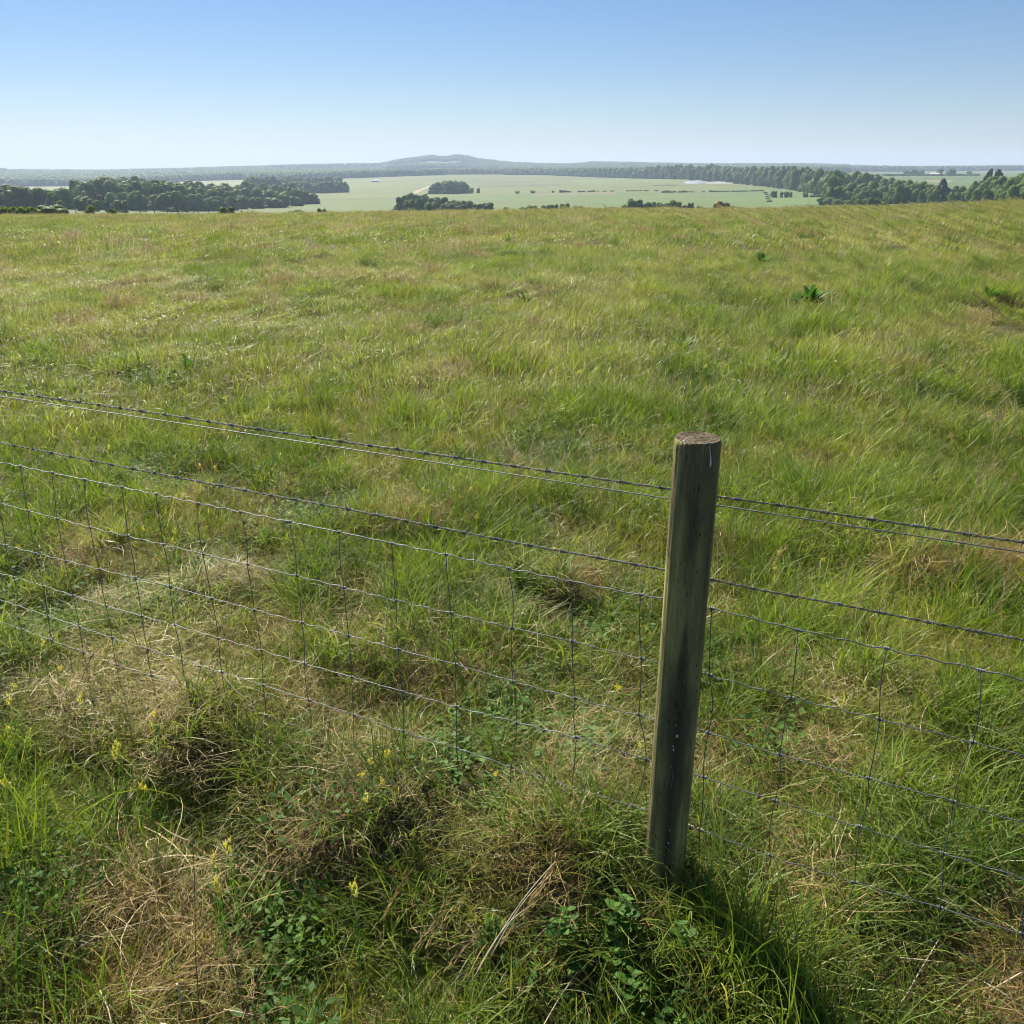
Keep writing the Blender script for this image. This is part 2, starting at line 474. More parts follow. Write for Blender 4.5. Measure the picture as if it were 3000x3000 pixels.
def build_ground():
    r = [0.05]
    while r[-1] < 13000: r.append(r[-1] * 1.0165 + 0.004)
    r = np.array(r)
    a = np.concatenate([np.arange(-38, 38.001, 0.16), np.arange(40, 320.01, 3.0)])
    a = np.radians(a)
    X = r[:, None] * np.sin(a)[None]; Y = r[:, None] * np.cos(a)[None]
    Z = ground_z(X, Y)
    V = np.stack([X, Y, Z], -1).reshape(-1, 3)
    col = land_colour(X, Y).reshape(-1, 3)
    n, k = len(r), len(a)
    i = np.arange(n - 1)[:, None] * k; j = np.arange(k)[None, :]
    q = np.stack([i + j, i + k + j, i + k + (j + 1) % k, i + (j + 1) % k], -1).reshape(-1, 4)
    V = np.vstack([V, [0, 0, float(ground_z(0.001, 0.001))]]); col = np.vstack([col, col[0]])
    t = np.stack([np.full(k, n * k), np.arange(k), (np.arange(k) + 1) % k], -1)
    m, nd, lk = new_mat('field_ground')
    out = N(nd, "ShaderNodeOutputMaterial"); p = N(nd, "ShaderNodeBsdfPrincipled")
    p.inputs["Roughness"].default_value = .9; p.inputs["Specular IOR Level"].default_value = .1
    at = N(nd, "ShaderNodeAttribute", attribute_name="land")
    geo = N(nd, "ShaderNodeNewGeometry")
    vals = []
    for sc, lo, hi in ((45.0, .55, 1.35), (1.7, .82, 1.18), (0.05, .90, 1.10)):
        no = N(nd, "ShaderNodeTexNoise"); no.inputs["Scale"].default_value = sc; no.inputs["Detail"].default_value = 4
        lk.new(geo.outputs["Position"], no.inputs["Vector"])
        mr = N(nd, "ShaderNodeMapRange"); mr.inputs[1].default_value = .3; mr.inputs[2].default_value = .7
        mr.inputs[3].default_value = lo; mr.inputs[4].default_value = hi
        lk.new(no.outputs["Fac"], mr.inputs[0]); vals.append(mr)
    m1 = N(nd, "ShaderNodeMath", operation='MULTIPLY'); m2 = N(nd, "ShaderNodeMath", operation='MULTIPLY')
    lk.new(vals[0].outputs[0], m1.inputs[0]); lk.new(vals[1].outputs[0], m1.inputs[1])
    lk.new(m1.outputs[0], m2.inputs[0]); lk.new(vals[2].outputs[0], m2.inputs[1])
    vm = N(nd, "ShaderNodeVectorMath", operation='SCALE')
    lk.new(at.outputs["Color"], vm.inputs[0]); lk.new(m2.outputs[0], vm.inputs["Scale"])
    lk.new(vm.outputs[0], p.inputs["Base Color"]); lk.new(p.outputs[0], out.inputs[0])
    me = mesh_np('ground', V, [q, t], [m], attrs={'land': col})
    o = obj('ground', me)
    tag(o, kind='structure')
build_ground()

# ------------------------------------------------------------------ strips: road and tracks lying on the land
def strip(name, pts, w, mat, lift=0.25):
    P = [spot(px, D) for px, D in pts]
    Q = []
    for a, b in zip(P[:-1], P[1:]):
        for t in np.linspace(0, 1, 10, endpoint=False): Q.append(a.lerp(b, t))
    Q.append(P[-1])
    V = []
    for i, c in enumerate(Q):
        d = (Q[min(i + 1, len(Q) - 1)] - Q[max(i - 1, 0)]); d.z = 0; d.normalize()
        s = Vector((-d.y, d.x, 0)) * (w / 2)
        for e in (c + s, c - s):
            V.append((e.x, e.y, float(ground_z(e.x, e.y)) + lift))
    q = [(2 * i, 2 * i + 1, 2 * i + 3, 2 * i + 2) for i in range(len(Q) - 1)]
    o = obj(name, mesh_np(name, V, np.array(q), [mat])); tag(o, kind='structure'); return o
M['road'] = simple_mat('pale_road', (.33, .32, .30), noise=(.42, .40, .37), noise_scale=.05, rough=.85)
M['earth'] = simple_mat('track_earth', (.24, .19, .13), noise=(.30, .25, .18), noise_scale=.05, rough=.9)
strip('road', [(-200, 900), (60, 860), (220, 760), (400, 640)], 9, M['road'])
strip('farm_track', [(1212, 1215), (1225, 1350), (1262, 1620)], 7, M['earth'])

# ------------------------------------------------------------------ trees
rng = np.random.RandomState(11)

def crown_mesh(name, seed, mat, nq=3200, w=1.0, h=1.0, lobes=13, leaf=.06, shape='round'):
    """crown about 1 high and 1 wide, z from 0 to 1, built of many small leaf clumps on overlapping boughs"""
    rs = np.random.RandomState(seed)
    C = []; Rr = []
    for i in range(lobes):
        t = (i + .5) / lobes
        z = .10 + .66 * t
        if shape == 'round': env = .40 * max(.05, 1 - (abs(z - .34) / .52) ** 3) ** .5
        elif shape == 'cone': env = .36 * (1.02 - z)
        else: env = .40 * math.sqrt(max(.05, 1 - ((z - .30) / .62) ** 2))
        an = i * 2.4 + rs.rand() * .8
        rad = env * (rs.rand() ** .35) * .95
        C.append((math.cos(an) * rad, math.sin(an) * rad, z)); Rr.append((.15 + .10 * rs.rand()) * (1.0 if shape != 'cone' else .5 + .6 * (1 - z)))
    C.append((0, 0, .42)); Rr.append(.34 if shape != 'cone' else .2)
    C.append((0, 0, .2)); Rr.append(.32)
    C = np.array(C); Rr = np.array(Rr)
    pick = rs.choice(len(C), nq, p=Rr ** 2 / (Rr ** 2).sum())
    d = rs.normal(size=(nq, 3)); d /= np.linalg.norm(d, axis=1)[:, None]
    bump = 1 + .07 * np.sin(9 * d[:, 0] + pick) + .07 * np.sin(8 * d[:, 1] + 2 * pick + 5 * d[:, 2])
    rr = Rr[pick] * (.90 + .16 * rs.rand(nq)) * bump
    P = C[pick] + d * rr[:, None]
    keep = np.ones(nq, bool)
    for c, r0 in zip(C, Rr):
        keep &= ~(np.linalg.norm(P - c, axis=1) < r0 * .82)
    keep &= P[:, 2] > .0
    P, d = P[keep], d[keep]; n = len(P)
    nrm = d + rs.normal(size=(n, 3)) * .22; nrm /= np.linalg.norm(nrm, axis=1)[:, None]
    u = np.cross(nrm, rs.normal(size=(n, 3))); u /= np.linalg.norm(u, axis=1)[:, None]
    v = np.cross(nrm, u)
    s = leaf * (.55 + .8 * rs.rand(n))[:, None]
    V = np.stack([P + u * s * .5, P + v * s * .36, P - u * s * .5, P - v * s * .36], 1)
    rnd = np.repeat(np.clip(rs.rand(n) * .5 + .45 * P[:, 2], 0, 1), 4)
    # the dense leaf mass of each bough under the outer sprays
    K, J = 10, 7
    ph = np.linspace(0, math.pi, J)[:, None]; th_ = np.arange(K)[None] * 2 * math.pi / K
    U = np.stack([np.sin(ph) * np.cos(th_), np.sin(ph) * np.sin(th_), np.cos(ph) * np.ones((1, K))], -1).reshape(-1, 3)
    ii = np.arange(J - 1)[:, None] * K; jj = np.arange(K)[None]
    fq = np.stack([ii + jj, ii + K + jj, ii + K + (jj + 1) % K, ii + (jj + 1) % K], -1).reshape(-1, 4)
    SV, SQ = [], []; o_ = n * 4
    for c, r0 in zip(C, Rr):
        SV.append(c + U * r0 * (.88 + .10 * rs.rand(len(U)))[:, None]); SQ.append(fq + o_); o_ += len(U)
    SV = np.vstack(SV); SV[:, 2] = np.maximum(SV[:, 2], .01)
    V = np.vstack([V.reshape(-1, 3), SV]).reshape(-1, 1, 3)
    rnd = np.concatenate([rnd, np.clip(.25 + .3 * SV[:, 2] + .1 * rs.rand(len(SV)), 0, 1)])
    lo, hi = np.percentile(V.reshape(-1, 3), 1, axis=0), np.percentile(V.reshape(-1, 3), 99, axis=0)
    V[:, :, :2] = (V[:, :, :2] - (lo[:2] + hi[:2]) / 2) / (hi[:2] - lo[:2]).mean()
    V[:, :, 2] = (V[:, :, 2] - lo[2]) / (hi[2] - lo[2])
    q = np.vstack([np.arange(n * 4).reshape(-1, 4)] + SQ)
    return mesh_np(name, V.reshape(-1, 3), q, [mat], attrs={'rnd': rnd}, smooth=False)

def trunk_mesh(name, seed):
    rs = np.random.RandomState(seed); b = MB()
    pts = [(rs.normal() * .006 * i, rs.normal() * .006 * i, z) for i, z in enumerate(np.linspace(-.04, .62, 7))]
    b.tube(pts, np.linspace(.034, .010, 7), 7)
    for k in range(6):
        a = k * 1.1 + rs.rand(); z = .2 + .07 * k; L = .26
        b.tube([(0, 0, z), (math.cos(a) * L * .5, math.sin(a) * L * .5, z + .09), (math.cos(a) * L, math.sin(a) * L, z + .20)], [.016, .010, .004], 5)
    Q = [np.vstack(b.f4), np.vstack(b.f3)]
    return mesh_np(name, np.vstack(b.v), Q, [M['bark']])

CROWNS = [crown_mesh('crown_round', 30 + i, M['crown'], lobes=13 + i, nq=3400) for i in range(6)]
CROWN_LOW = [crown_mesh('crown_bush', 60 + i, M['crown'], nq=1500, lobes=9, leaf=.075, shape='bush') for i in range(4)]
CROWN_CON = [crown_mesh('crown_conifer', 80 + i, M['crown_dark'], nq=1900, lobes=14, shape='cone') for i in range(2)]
CROWN_SPEC = {k: crown_mesh('crown_' + k, 90, M['crown_' + k], nq=1800, lobes=10, leaf=.07, shape='bush') for k in ('copper', 'gold', 'bright')}
TRUNKS = [trunk_mesh('trunk', 5 + i) for i in range(3)]
REG = []   # (px, object) for later naming

def tree(px, D, top, wpx, kind='round', name=None, label='', cat='tree', group=None, hmin=1.2):
    a = az_of(px)
    x, y = D * math.sin(a), D * math.cos(a)
    z = float(ground_z(x, y))
    topz = EYE + D * float(tan_of(px, top))
    h = max(topz - z, hmin)
    w = wpx * D / 2766.0
    rs = random.Random(int(px * 13 + D * 7 + top))
    pool = {'round': CROWNS, 'bush': CROWN_LOW, 'conifer': CROWN_CON}.get(kind) or [CROWN_SPEC[kind]]
    nm = name or {'round': 'broadleaf_tree', 'bush': 'bush', 'conifer': 'conifer_tree'}.get(kind, 'bush')
    t = empty(nm, (x, y, z), rs.random() * 6.28)
    tr = obj('trunk', rs.choice(TRUNKS), t); tr.scale = (min(h, w) * .9, min(h, w) * .9, h)
    low = -.03
    cr = obj('crown', rs.choice(pool), t, (0, 0, low * h)); wf = 1.25 if kind == 'round' else 1.06
    cr.scale = (w * wf, w * wf * rs.uniform(.8, 1.2), h * rs.uniform(.96, 1.06))
    tag(t, label, cat, group)
    return t

ORD = ['first', 'second', 'third', 'fourth', 'fifth', 'sixth', 'seventh', 'eighth', 'ninth', 'tenth', 'eleventh', 'twelfth', 'thirteenth', 'fourteenth',
       'fifteenth', 'sixteenth', 'seventeenth', 'eighteenth', 'nineteenth', 'twentieth', 'twenty-first', 'twenty-second', 'twenty-third', 'twenty-fourth',
       'twenty-fifth', 'twenty-sixth', 'twenty-seventh', 'twenty-eighth', 'twenty-ninth', 'thirtieth']
def row(items, what, where, **kw):
    """items (px, D, top, width, kind); labels count along the row from the left"""
    items = sorted(items)
    for i, it in enumerate(items):
        if i == 0: lab = 'leftmost ' + what + ' ' + where
        elif i == len(items) - 1: lab = 'rightmost ' + what + ' ' + where
        else: lab = ORD[i] + ' ' + what + ' from left ' + where
        tree(*it, label=lab, **kw)

# left wood, front row (px, D, top, width, kind)
row([(21, 560, 539, 60, 'round'), (57, 560, 546, 55, 'round'), (90, 570, 550, 50, 'round'), (124, 560, 552, 46, 'round'), (148, 520, 561, 34, 'round'), (176, 545, 548, 52, 'round')],
    'green tree', 'in the low belt behind the yellow-green hedge', group='trees of the low belt at the left edge')
row([(-60, 560, 540, 60, 'round'), (-140, 560, 545, 60, 'round')], 'green tree', 'beyond the left edge of the valley belt', group='trees of the low belt at the left edge')
front = [(214, 640, 523, 30), (243, 620, 533, 62), (290, 650, 520, 60), (330, 640, 526, 58), (365, 650, 534, 60), (402, 640, 528, 60), (395, 560, 560, 44), (440, 650, 540, 50),
         (463, 640, 529, 62), (500, 640, 532, 60), (535, 650, 545, 55), (575, 660, 548, 50), (600, 690, 552, 52), (645, 720, 546, 50), (675, 740, 555, 50), (705, 760, 547, 46),
         (745, 780, 552, 50), (785, 800, 554, 50), (820, 820, 560, 46), (855, 840, 552, 48), (885, 850, 560, 46), (908, 850, 566, 44)]
row([f + ('round',) for f in front], 'rounded tree', 'in the front row of the long dark wood', group='front row of the dark wood at left')
back = [(228, 760, 528, 50), (262, 780, 526, 55), (308, 780, 518, 55), (347, 780, 524, 55), (383, 790, 516, 55), (410, 800, 522, 50), (440, 800, 530, 50), (484, 800, 525, 55), (520, 820, 537, 50),
        (548, 840, 542, 45), (569, 860, 528, 50), (603, 870, 540, 40), (631, 880, 536, 50), (660, 900, 536, 45), (699, 940, 542, 45), (727, 960, 532, 45), (766, 980, 536, 45), (807, 1000, 542, 40),
        (845, 1020, 536, 42), (875, 1020, 548, 38)]
row([f + ('round',) for f in back], 'taller tree', 'rising behind the front row of the long dark wood', group='back row of the dark wood at left')
third = [(735, 1350, 517, 38), (765, 1350, 520, 36), (795, 1400, 514, 38), (825, 1400, 520, 36), (850, 1380, 528, 34), (878, 1380, 532, 34), (905, 1350, 532, 34), (935, 1320, 536, 32), (960, 1320, 530, 30),
         (985, 1340, 530, 30), (1008, 1340, 532, 26), (900, 1600, 520, 34), (930, 1650, 518, 32), (960, 1650, 516, 32), (990, 1700, 518, 30), (860, 1600, 516, 34)]
row([f + ('round',) for f in third], 'hazy round tree', 'in the grove running right from behind the dark wood', group='hazy grove behind the dark wood')
# trees and shrubs in the hamlet on the left
tree(228, 470, 578, 38, 'bush', 'round_tree', 'dark dome-shaped tree standing in the lawn left of the wood', 'tree')
tree(263, 480, 582, 36, 'bush', 'round_tree', 'smaller dome-shaped tree right beside the dark dome tree', 'tree')
tree(287, 560, 568, 30, 'copper', 'copper_beech', 'reddish copper-leaved tree at the foot of the dark wood', 'tree')
tree(302, 470, 586, 22, 'bush', 'round_tree', 'small round shrub right of the copper-leaved tree', 'shrub')
tree(345, 470, 585, 40, 'bush', 'round_tree', 'low wide shrub in front of the dark wood, near the road', 'shrub')
tree(165, 450, 588, 28, 'bush', 'round_tree', 'small dark shrub on the road left of the dome tree', 'shrub')
tree(494, 560, 607, 16, 'bush', 'bush', 'tiny low bush in the strip below the dark wood', 'bush')

# bushes just beyond the brow, left
tree(140, 175, 600, 62, 'bush', 'bush', 'leafy bush right of the yellow-green hedge on the brow', 'bush')
tree(250, 170, 603, 34, 'bright', 'bush', 'thin yellow-green bush between two fence posts on the brow', 'bush')
tree(318, 172, 610, 26, 'bush', 'bush', 'small dark bush among the far fence posts', 'bush')
tree(655, 168, 604, 40, 'bush', 'bush', 'rounded dark bush alone at the right end of the far fence', 'bush')
tree(860, 230, 614, 38, 'bush', 'bush', 'flat low bush peeping over the brow left of the middle', 'bush')
tree(938, 230, 612, 26, 'bush', 'bush', 'small pointed bush just left of the brow thicket', 'bush')
tree(970, 230, 618, 14, 'bush', 'bush', 'tiny bush right of the small pointed bush on the brow', 'bush')

# thicket in the middle
th = [(1160, 610, 600, 22), (1176, 600, 572, 34), (1205, 640, 566, 36), (1196, 520, 586, 34), (1228, 560, 580, 36), (1238, 650, 570, 36), (1266, 600, 578, 38), (1262, 520, 592, 34), (1292, 610, 578, 36),
      (1310, 540, 594, 36), (1322, 620, 586, 36), (1346, 600, 586, 32), (1352, 530, 600, 30), (1374, 610, 588, 32)]
row([f + ('round',) for f in th], 'bushy tree', 'in the thicket rising over the brow', group='thicket over the brow')
tree(1398, 540, 596, 24, 'bush', 'bush', 'narrow bush just right of the brow thicket', 'bush')
tree(1429, 540, 593, 32, 'bush', 'bush', 'rounded bush standing clear to the right of the thicket', 'bush')
for px, D, top, w, lab in [(1482, 480, 606, 14, 'tiny lone bush on the brow right of the thicket'), (1535, 480, 606, 26, 'left half of the twin bushes on the middle of the brow'),
                           (1558, 480, 602, 28, 'right half of the twin bushes on the middle of the brow'),
                           (1600, 470, 601, 24, 'small bush left of the taller dark one below the hedge line'), (1622, 470, 597, 28, 'taller dark bush on the brow below the hedge line'),
                           (1657, 470, 596, 32, 'round dark bush on the brow beside the taller dark one'), (1695, 480, 604, 26, 'faint grey bush on the brow right of the round dark one'),
                           (1765, 470, 608, 26, 'low bush on the brow, left of two low ones'), (1788, 470, 606, 26, 'low bush on the brow, right of two low ones'),
                           (1836, 440, 600, 24, 'small bush at the left foot of the tall grey-green bush'), (1862, 440, 582, 46, 'tall grey-green bush under the long hedge line'),
                           (1908, 440, 591, 46, 'broad dark bush right of the tall grey-green one'), (1945, 440, 594, 34, 'dark bush in the middle of the brow group'),
                           (1978, 440, 585, 42, 'pointed dark bush at the right of the brow group'), (2004, 440, 600, 28, 'low sloping bush at the right foot of the pointed one'),
                           (2028, 440, 592, 18, 'slim lone bush left of the russet bush'), (2050, 440, 603, 14, 'tiny bush between the slim bush and the russet one')]:
    tree(px, D, top, w, 'bush', 'bush', lab, 'bush')
tree(2128, 300, 588, 58, 'gold', 'russet_bush', 'broad rust-brown bush on the brow', 'bush')
tree(2098, 300, 601, 26, 'gold', 'russet_bush', 'small rust-brown bush at the left foot of the broad one', 'bush')

# clump in the middle of the crop field
row([(1262, 1180, 556, 22, 'bush'), (1279, 1190, 535, 32, 'round'), (1299, 1200, 532, 32, 'round'), (1318, 1180, 529, 34, 'round'), (1336, 1200, 530, 32, 'round'), (1354, 1190, 532, 34, 'round'),
     (1290, 1250, 533, 30, 'round'), (1310, 1250, 530, 30, 'round'), (1328, 1250, 529, 30, 'round'), (1345, 1250, 531, 30, 'round'), (1366, 1200, 544, 22, 'round')],
    'tree', 'in the oval clump on the pale field', group='oval clump on the pale field')
tree(1382, 1190, 549, 9, 'bush', 'bush', 'left one of two small bushes beside the oval clump', 'bush')
tree(1401, 1190, 550, 11, 'bush', 'bush', 'right one of two small bushes beside the oval clump', 'bush')

# broken hedge across the field
HB = [(1516, 12, 7), (1561, 14, 8), (1620, 9, 7), (1645, 13, 8), (1655, 12, 8), (1667, 14, 9), (1699, 13, 9), (1709, 13, 9), (1727, 13, 9), (1738, 13, 9), (1752, 5, 6), (1772, 10, 8), (1794, 12, 10),
      (1842, 14, 8), (1854, 14, 8), (1866, 14, 8), (1878, 7, 6), (1894, 14, 8), (1924, 12, 8)]
row([(px, 1130, 566 - h + (px - 1500) * .004 + (px * 7 % 5) * .7 - 1.4, w, 'bush') for px, w, h in HB], 'small bush', 'in the broken hedge crossing the pale field', cat='bush', group='bushes of the broken hedge')
HB2 = [(1944, 14, 9), (1955, 14, 9), (1966, 14, 9), (1977, 14, 9), (1994, 14, 9), (2005, 14, 9), (2016, 14, 9), (2028, 12, 9), (2063, 10, 7), (2085, 15, 10), (2098, 15, 10), (2111, 15, 10), (2124, 15, 10), (2134, 12, 10),
       (2150, 14, 9), (2162, 14, 9), (2174, 14, 9), (2186, 14, 9), (2202, 14, 11), (2212, 14, 11), (2224, 15, 11), (2234, 13, 11)]
row([(px, 1040, 568 - h + (px - 1950) * .006 + (px * 3 % 5) * .7 - 1.6, w * (.75 + (px % 3) * .15), 'bush') for px, w, h in HB2], 'clipped bush', 'in the denser right half of the hedge across the field', cat='bush', group='bushes of the denser hedge')
row([(2245, 960, 568, 12, 'bright'), (2248, 900, 572, 13, 'bush'), (2252, 820, 577, 14, 'bright'), (2255, 750, 582, 15, 'bush'), (2259, 680, 588, 15, 'bright')],
    'pale bush', 'in the short hedge running down the slope', cat='bush', group='short hedge down the slope')
for px, D, top, w, lab in [(2270, 800, 558, 20, 'pointed bush right of the short downhill hedge'), (2293, 790, 561, 10, 'small bush between two larger ones on the slope'),
                           (2307, 790, 560, 16, 'rounded bush in the middle of the right slope'), (2320, 790, 561, 9, 'thin bush right of the rounded slope bush'),
                           (2363, 780, 563, 13, 'lone round bush near the foot of the big trees'), (2385, 780, 570, 16, 'low shrub in the ditch before the big trees'), (2402, 780, 569, 18, 'low spreading shrub against the big trees')]:
    tree(px, D, top, w, 'bush', 'bush', lab, 'bush')

# long tree line receding to the left from the right-hand wood
tl = []
rs = random.Random(4)
px = 2442.0
while px > 1480:
    D = float(np.interp(px, [1480, 1600, 2000, 2150, 2250, 2350, 2400, 2440], [2420, 2380, 1720, 1450, 1250, 1000, 880, 720]))
    top = float(np.interp(px, [1480, 1600, 1700, 1760, 1860, 1960, 2100, 2180, 2280, 2350, 2400, 2450], [496, 496, 495, 491, 489, 482, 483, 486, 482, 488, 493, 503])) + rs.uniform(-1.5, 4.5)
    w = 15.5 / D * 2766 * rs.uniform(.85, 1.25)
    tl.append((px, D, top, w, 'round'))
    if px > 2020: tl.append((px + w * .3, D * .965, top + (2 + 3400 / D * 1.8) * 2.2 + rs.uniform(-2, 3), w * .8, 'round'))
    px -= w * .62
far_part = [t for t in tl if t[0] < 1960]; near_part = [t for t in tl if t[0] >= 1960]
for i, part in enumerate((far_part, near_part)):
    for t in sorted(part):
        tree(*t, label=['small hazy tree in the far left half of the long tree line', 'billowing tree in the nearer right half of the long tree line'][i], group=['far half of the long tree line', 'near half of the long tree line'][i])

# right-hand wood
rf = [(2448, 660, 515, 44), (2478, 640, 545, 44), (2502, 640, 534, 50), (2527, 630, 548, 44), (2552, 640, 528, 44), (2580, 630, 548, 44), (2600, 640, 540, 40), (2641, 620, 524, 44), (2625, 600, 548, 34),
      (2668, 620, 526, 38), (2697, 610, 529, 52), (2722, 610, 538, 36), (2740, 600, 545, 34), (2788, 590, 548, 34), (2817, 590, 546, 36), (2801, 570, 560, 28), (2836, 580, 556, 40), (2862, 560, 528, 36),
      (2884, 520, 535, 40), (2904, 520, 515, 50), (2941, 500, 513, 56), (2972, 480, 522, 46), (3000, 480, 507, 60), (3040, 470, 512, 60), (2920, 480, 556, 36), (2958, 460, 560, 34), (2990, 450, 556, 30)]
row([f + ('round',) for f in rf], 'dark rounded tree', 'in the front row of the right-hand wood', group='front row of the right-hand wood')
def foot(lst, base_of, seed):
    """lower trees standing along the foot of a row"""
    rs = random.Random(seed); out = []
    for px, D, top, w in lst:
        base = base_of(px)
        for k in (0, 1):
            if rs.random() < .82:
                out.append((px + rs.uniform(-.32, .32) * w + k * w * .3, D * rs.uniform(.90, .96), base - (base - top) * rs.uniform(.40, .70), w * rs.uniform(.55, .85), 'round'))
    return out
for t in sorted(foot([r for r in rf if r[2] < 545], lambda px: 592 - (px - 2440) * .028, 3)):
    tree(*t, label='lower rounded tree along the foot of the right-hand wood', group='trees along the foot of the right-hand wood')
for t in sorted(foot([f for f in front if f[2] < 556], lambda px: 606 - max(0, px - 550) * .04, 4)):
    tree(*t, label='lower rounded tree along the foot of the long dark wood at left', group='trees along the foot of the dark wood at left')
rb = [(2462, 820, 506, 44), (2485, 800, 512, 40), (2512, 800, 503, 44), (2532, 790, 508, 40), (2562, 790, 508, 44), (2597, 780, 517, 36), (2620, 760, 530, 34), (2655, 760, 530, 34)]
row([f + ('round',) for f in rb], 'tall tree', 'showing over the front row of the right-hand wood', group='back row of the right-hand wood')
tree(2762, 590, 525, 38, 'conifer', 'conifer_tree', 'cone-shaped tree in the gap of the right-hand wood', 'tree')
tree(2894, 620, 490, 30, 'conifer', 'conifer_tree', 'dark pointed conifer, left of two above the right-hand wood', 'tree')
tree(2920, 620, 494, 44, 'conifer', 'conifer_tree', 'dark broad conifer, right of two above the right-hand wood', 'tree')
row([(2428, 560, 577, 42, 'bush'), (2462, 520, 582, 36, 'bush'), (2500, 500, 586, 32, 'bush'), (2532, 490, 582, 32, 'bush'), (2560, 480, 576, 34, 'bush'), (2584, 480, 580, 30, 'bush'), (2600, 470, 587, 24, 'bush')],
    'domed green bush', 'in the low row before the right-hand wood', cat='bush', group='low bushes before the right-hand wood')
# far right, around the barn
tree(2780, 1750, 492, 24, 'round', 'broadleaf_tree', 'round tree right of the white-roofed barn on the skyline', 'tree')
tree(2747, 1800, 494, 14, 'bush', 'bush', 'brownish small tree directly behind the white-roofed barn', 'tree')
tree(2835, 1800, 501, 10, 'round', 'broadleaf_tree', 'tiny tree on the far field hedge right of the barn', 'tree')
row([(2655, 1900, 499, 22, 'bush'), (2672, 1900, 497, 24, 'bush'), (2690, 1900, 498, 24, 'bush')], 'low tree', 'left of the white-roofed barn', group='trees left of the barn')
for i in range(20):
    px = 2590 + i * 14
    tree(px, 1780, 508.5 + (i % 3) * .5, 18, 'bush', 'bush', 'low bush in the thin hedge closing the far right field', 'bush', group='thin hedge of the far right field', hmin=1.6)

# bright hedge at left edge of the brow: one clipped hedge
def long_hedge():
    rs = np.random.RandomState(3)
    A, B = spot(-60, 178), spot(92, 172)
    n = 5200
    t = rs.rand(n); a = rs.rand(n) * 6.28
    P = np.outer(1 - t, A) + np.outer(t, B)
    rr = .75 + .25 * rs.rand(n)
    P[:, 1] += np.cos(a) * .9 * rr
    P[:, 2] += .75 + np.sin(a) * .85 * rr + .18 * np.sin(t * 37) + .1 * np.sin(t * 90)
    d = rs.normal(size=(n, 3)); d /= np.linalg.norm(d, axis=1)[:, None]
    u = np.cross(d, rs.normal(size=(n, 3))); u /= np.linalg.norm(u, axis=1)[:, None]; v = np.cross(d, u)
    s = (.12 + .1 * rs.rand(n))[:, None]
    V = np.stack([P + u * s, P + v * s * .7, P - u * s, P - v * s * .7], 1).reshape(-1, 3)
    o = obj('hedge', mesh_np('hedge', V, np.arange(n * 4).reshape(-1, 4), [M['crown_bright']], attrs={'rnd': np.repeat(rs.rand(n), 4)}, smooth=False))
    tag(o, 'long bright yellow-green hedge at the left end of the brow', 'hedge')
long_hedge()

# ------------------------------------------------------------------ instanced stuff
def scatter(name, P, rot, scl, idx, protos):
    """one stuff object: points carrying clumps of leaves or blades"""
    me = bpy.data.meshes.new(name)
    me.vertices.add(len(P)); me.vertices.foreach_set("co", np.asarray(P, np.float32).ravel())
    for nm, ty, key, val in (('rot', 'FLOAT_VECTOR', 'vector', rot), ('scl', 'FLOAT_VECTOR', 'vector', scl), ('idx', 'INT', 'value', idx)):
        a = me.attributes.new(nm, ty, 'POINT')
        a.data.foreach_set(key, np.asarray(val, np.int32 if ty == 'INT' else np.float32).ravel())
    me.update()
    o = obj(name, me)
    c = bpy.data.collections.new(name + '_kinds')
    for i, pm in enumerate(protos):
        po = bpy.data.objects.new(name + '_clump_%02d' % i, pm)
        c.objects.link(po)
    ng = bpy.data.node_groups.new(name + '_scatter', 'GeometryNodeTree')
    ng.interface.new_socket('Geometry', in_out='INPUT', socket_type='NodeSocketGeometry')
    ng.interface.new_socket('Geometry', in_out='OUTPUT', socket_type='NodeSocketGeometry')
    gi = ng.nodes.new('NodeGroupInput'); go = ng.nodes.new('NodeGroupOutput')
    ci = ng.nodes.new('GeometryNodeCollectionInfo'); ci.inputs['Collection'].default_value = c
    ci.inputs['Separate Children'].default_value = True; ci.inputs['Reset Children'].default_value = True
    ip = ng.nodes.new('GeometryNodeInstanceOnPoints'); ip.inputs['Pick Instance'].default_value = True
    def na(n, t):
        x = ng.nodes.new('GeometryNodeInputNamedAttribute'); x.data_type = t; x.inputs['Name'].default_value = n
        return [s for s in x.outputs if s.enabled and s.name == 'Attribute'][0]
    ng.links.new(gi.outputs[0], ip.inputs['Points'])
    ng.links.new(ci.outputs[0], ip.inputs['Instance'])
    ng.links.new(na('idx', 'INT'), ip.inputs['Instance Index'])
    ng.links.new(na('rot', 'FLOAT_VECTOR'), ip.inputs['Rotation'])
    ng.links.new(na('scl', 'FLOAT_VECTOR'), ip.inputs['Scale'])
    ng.links.new(ip.outputs[0], go.inputs[0])
    md = o.modifiers.new('scatter', 'NODES'); md.node_group = ng
    return o

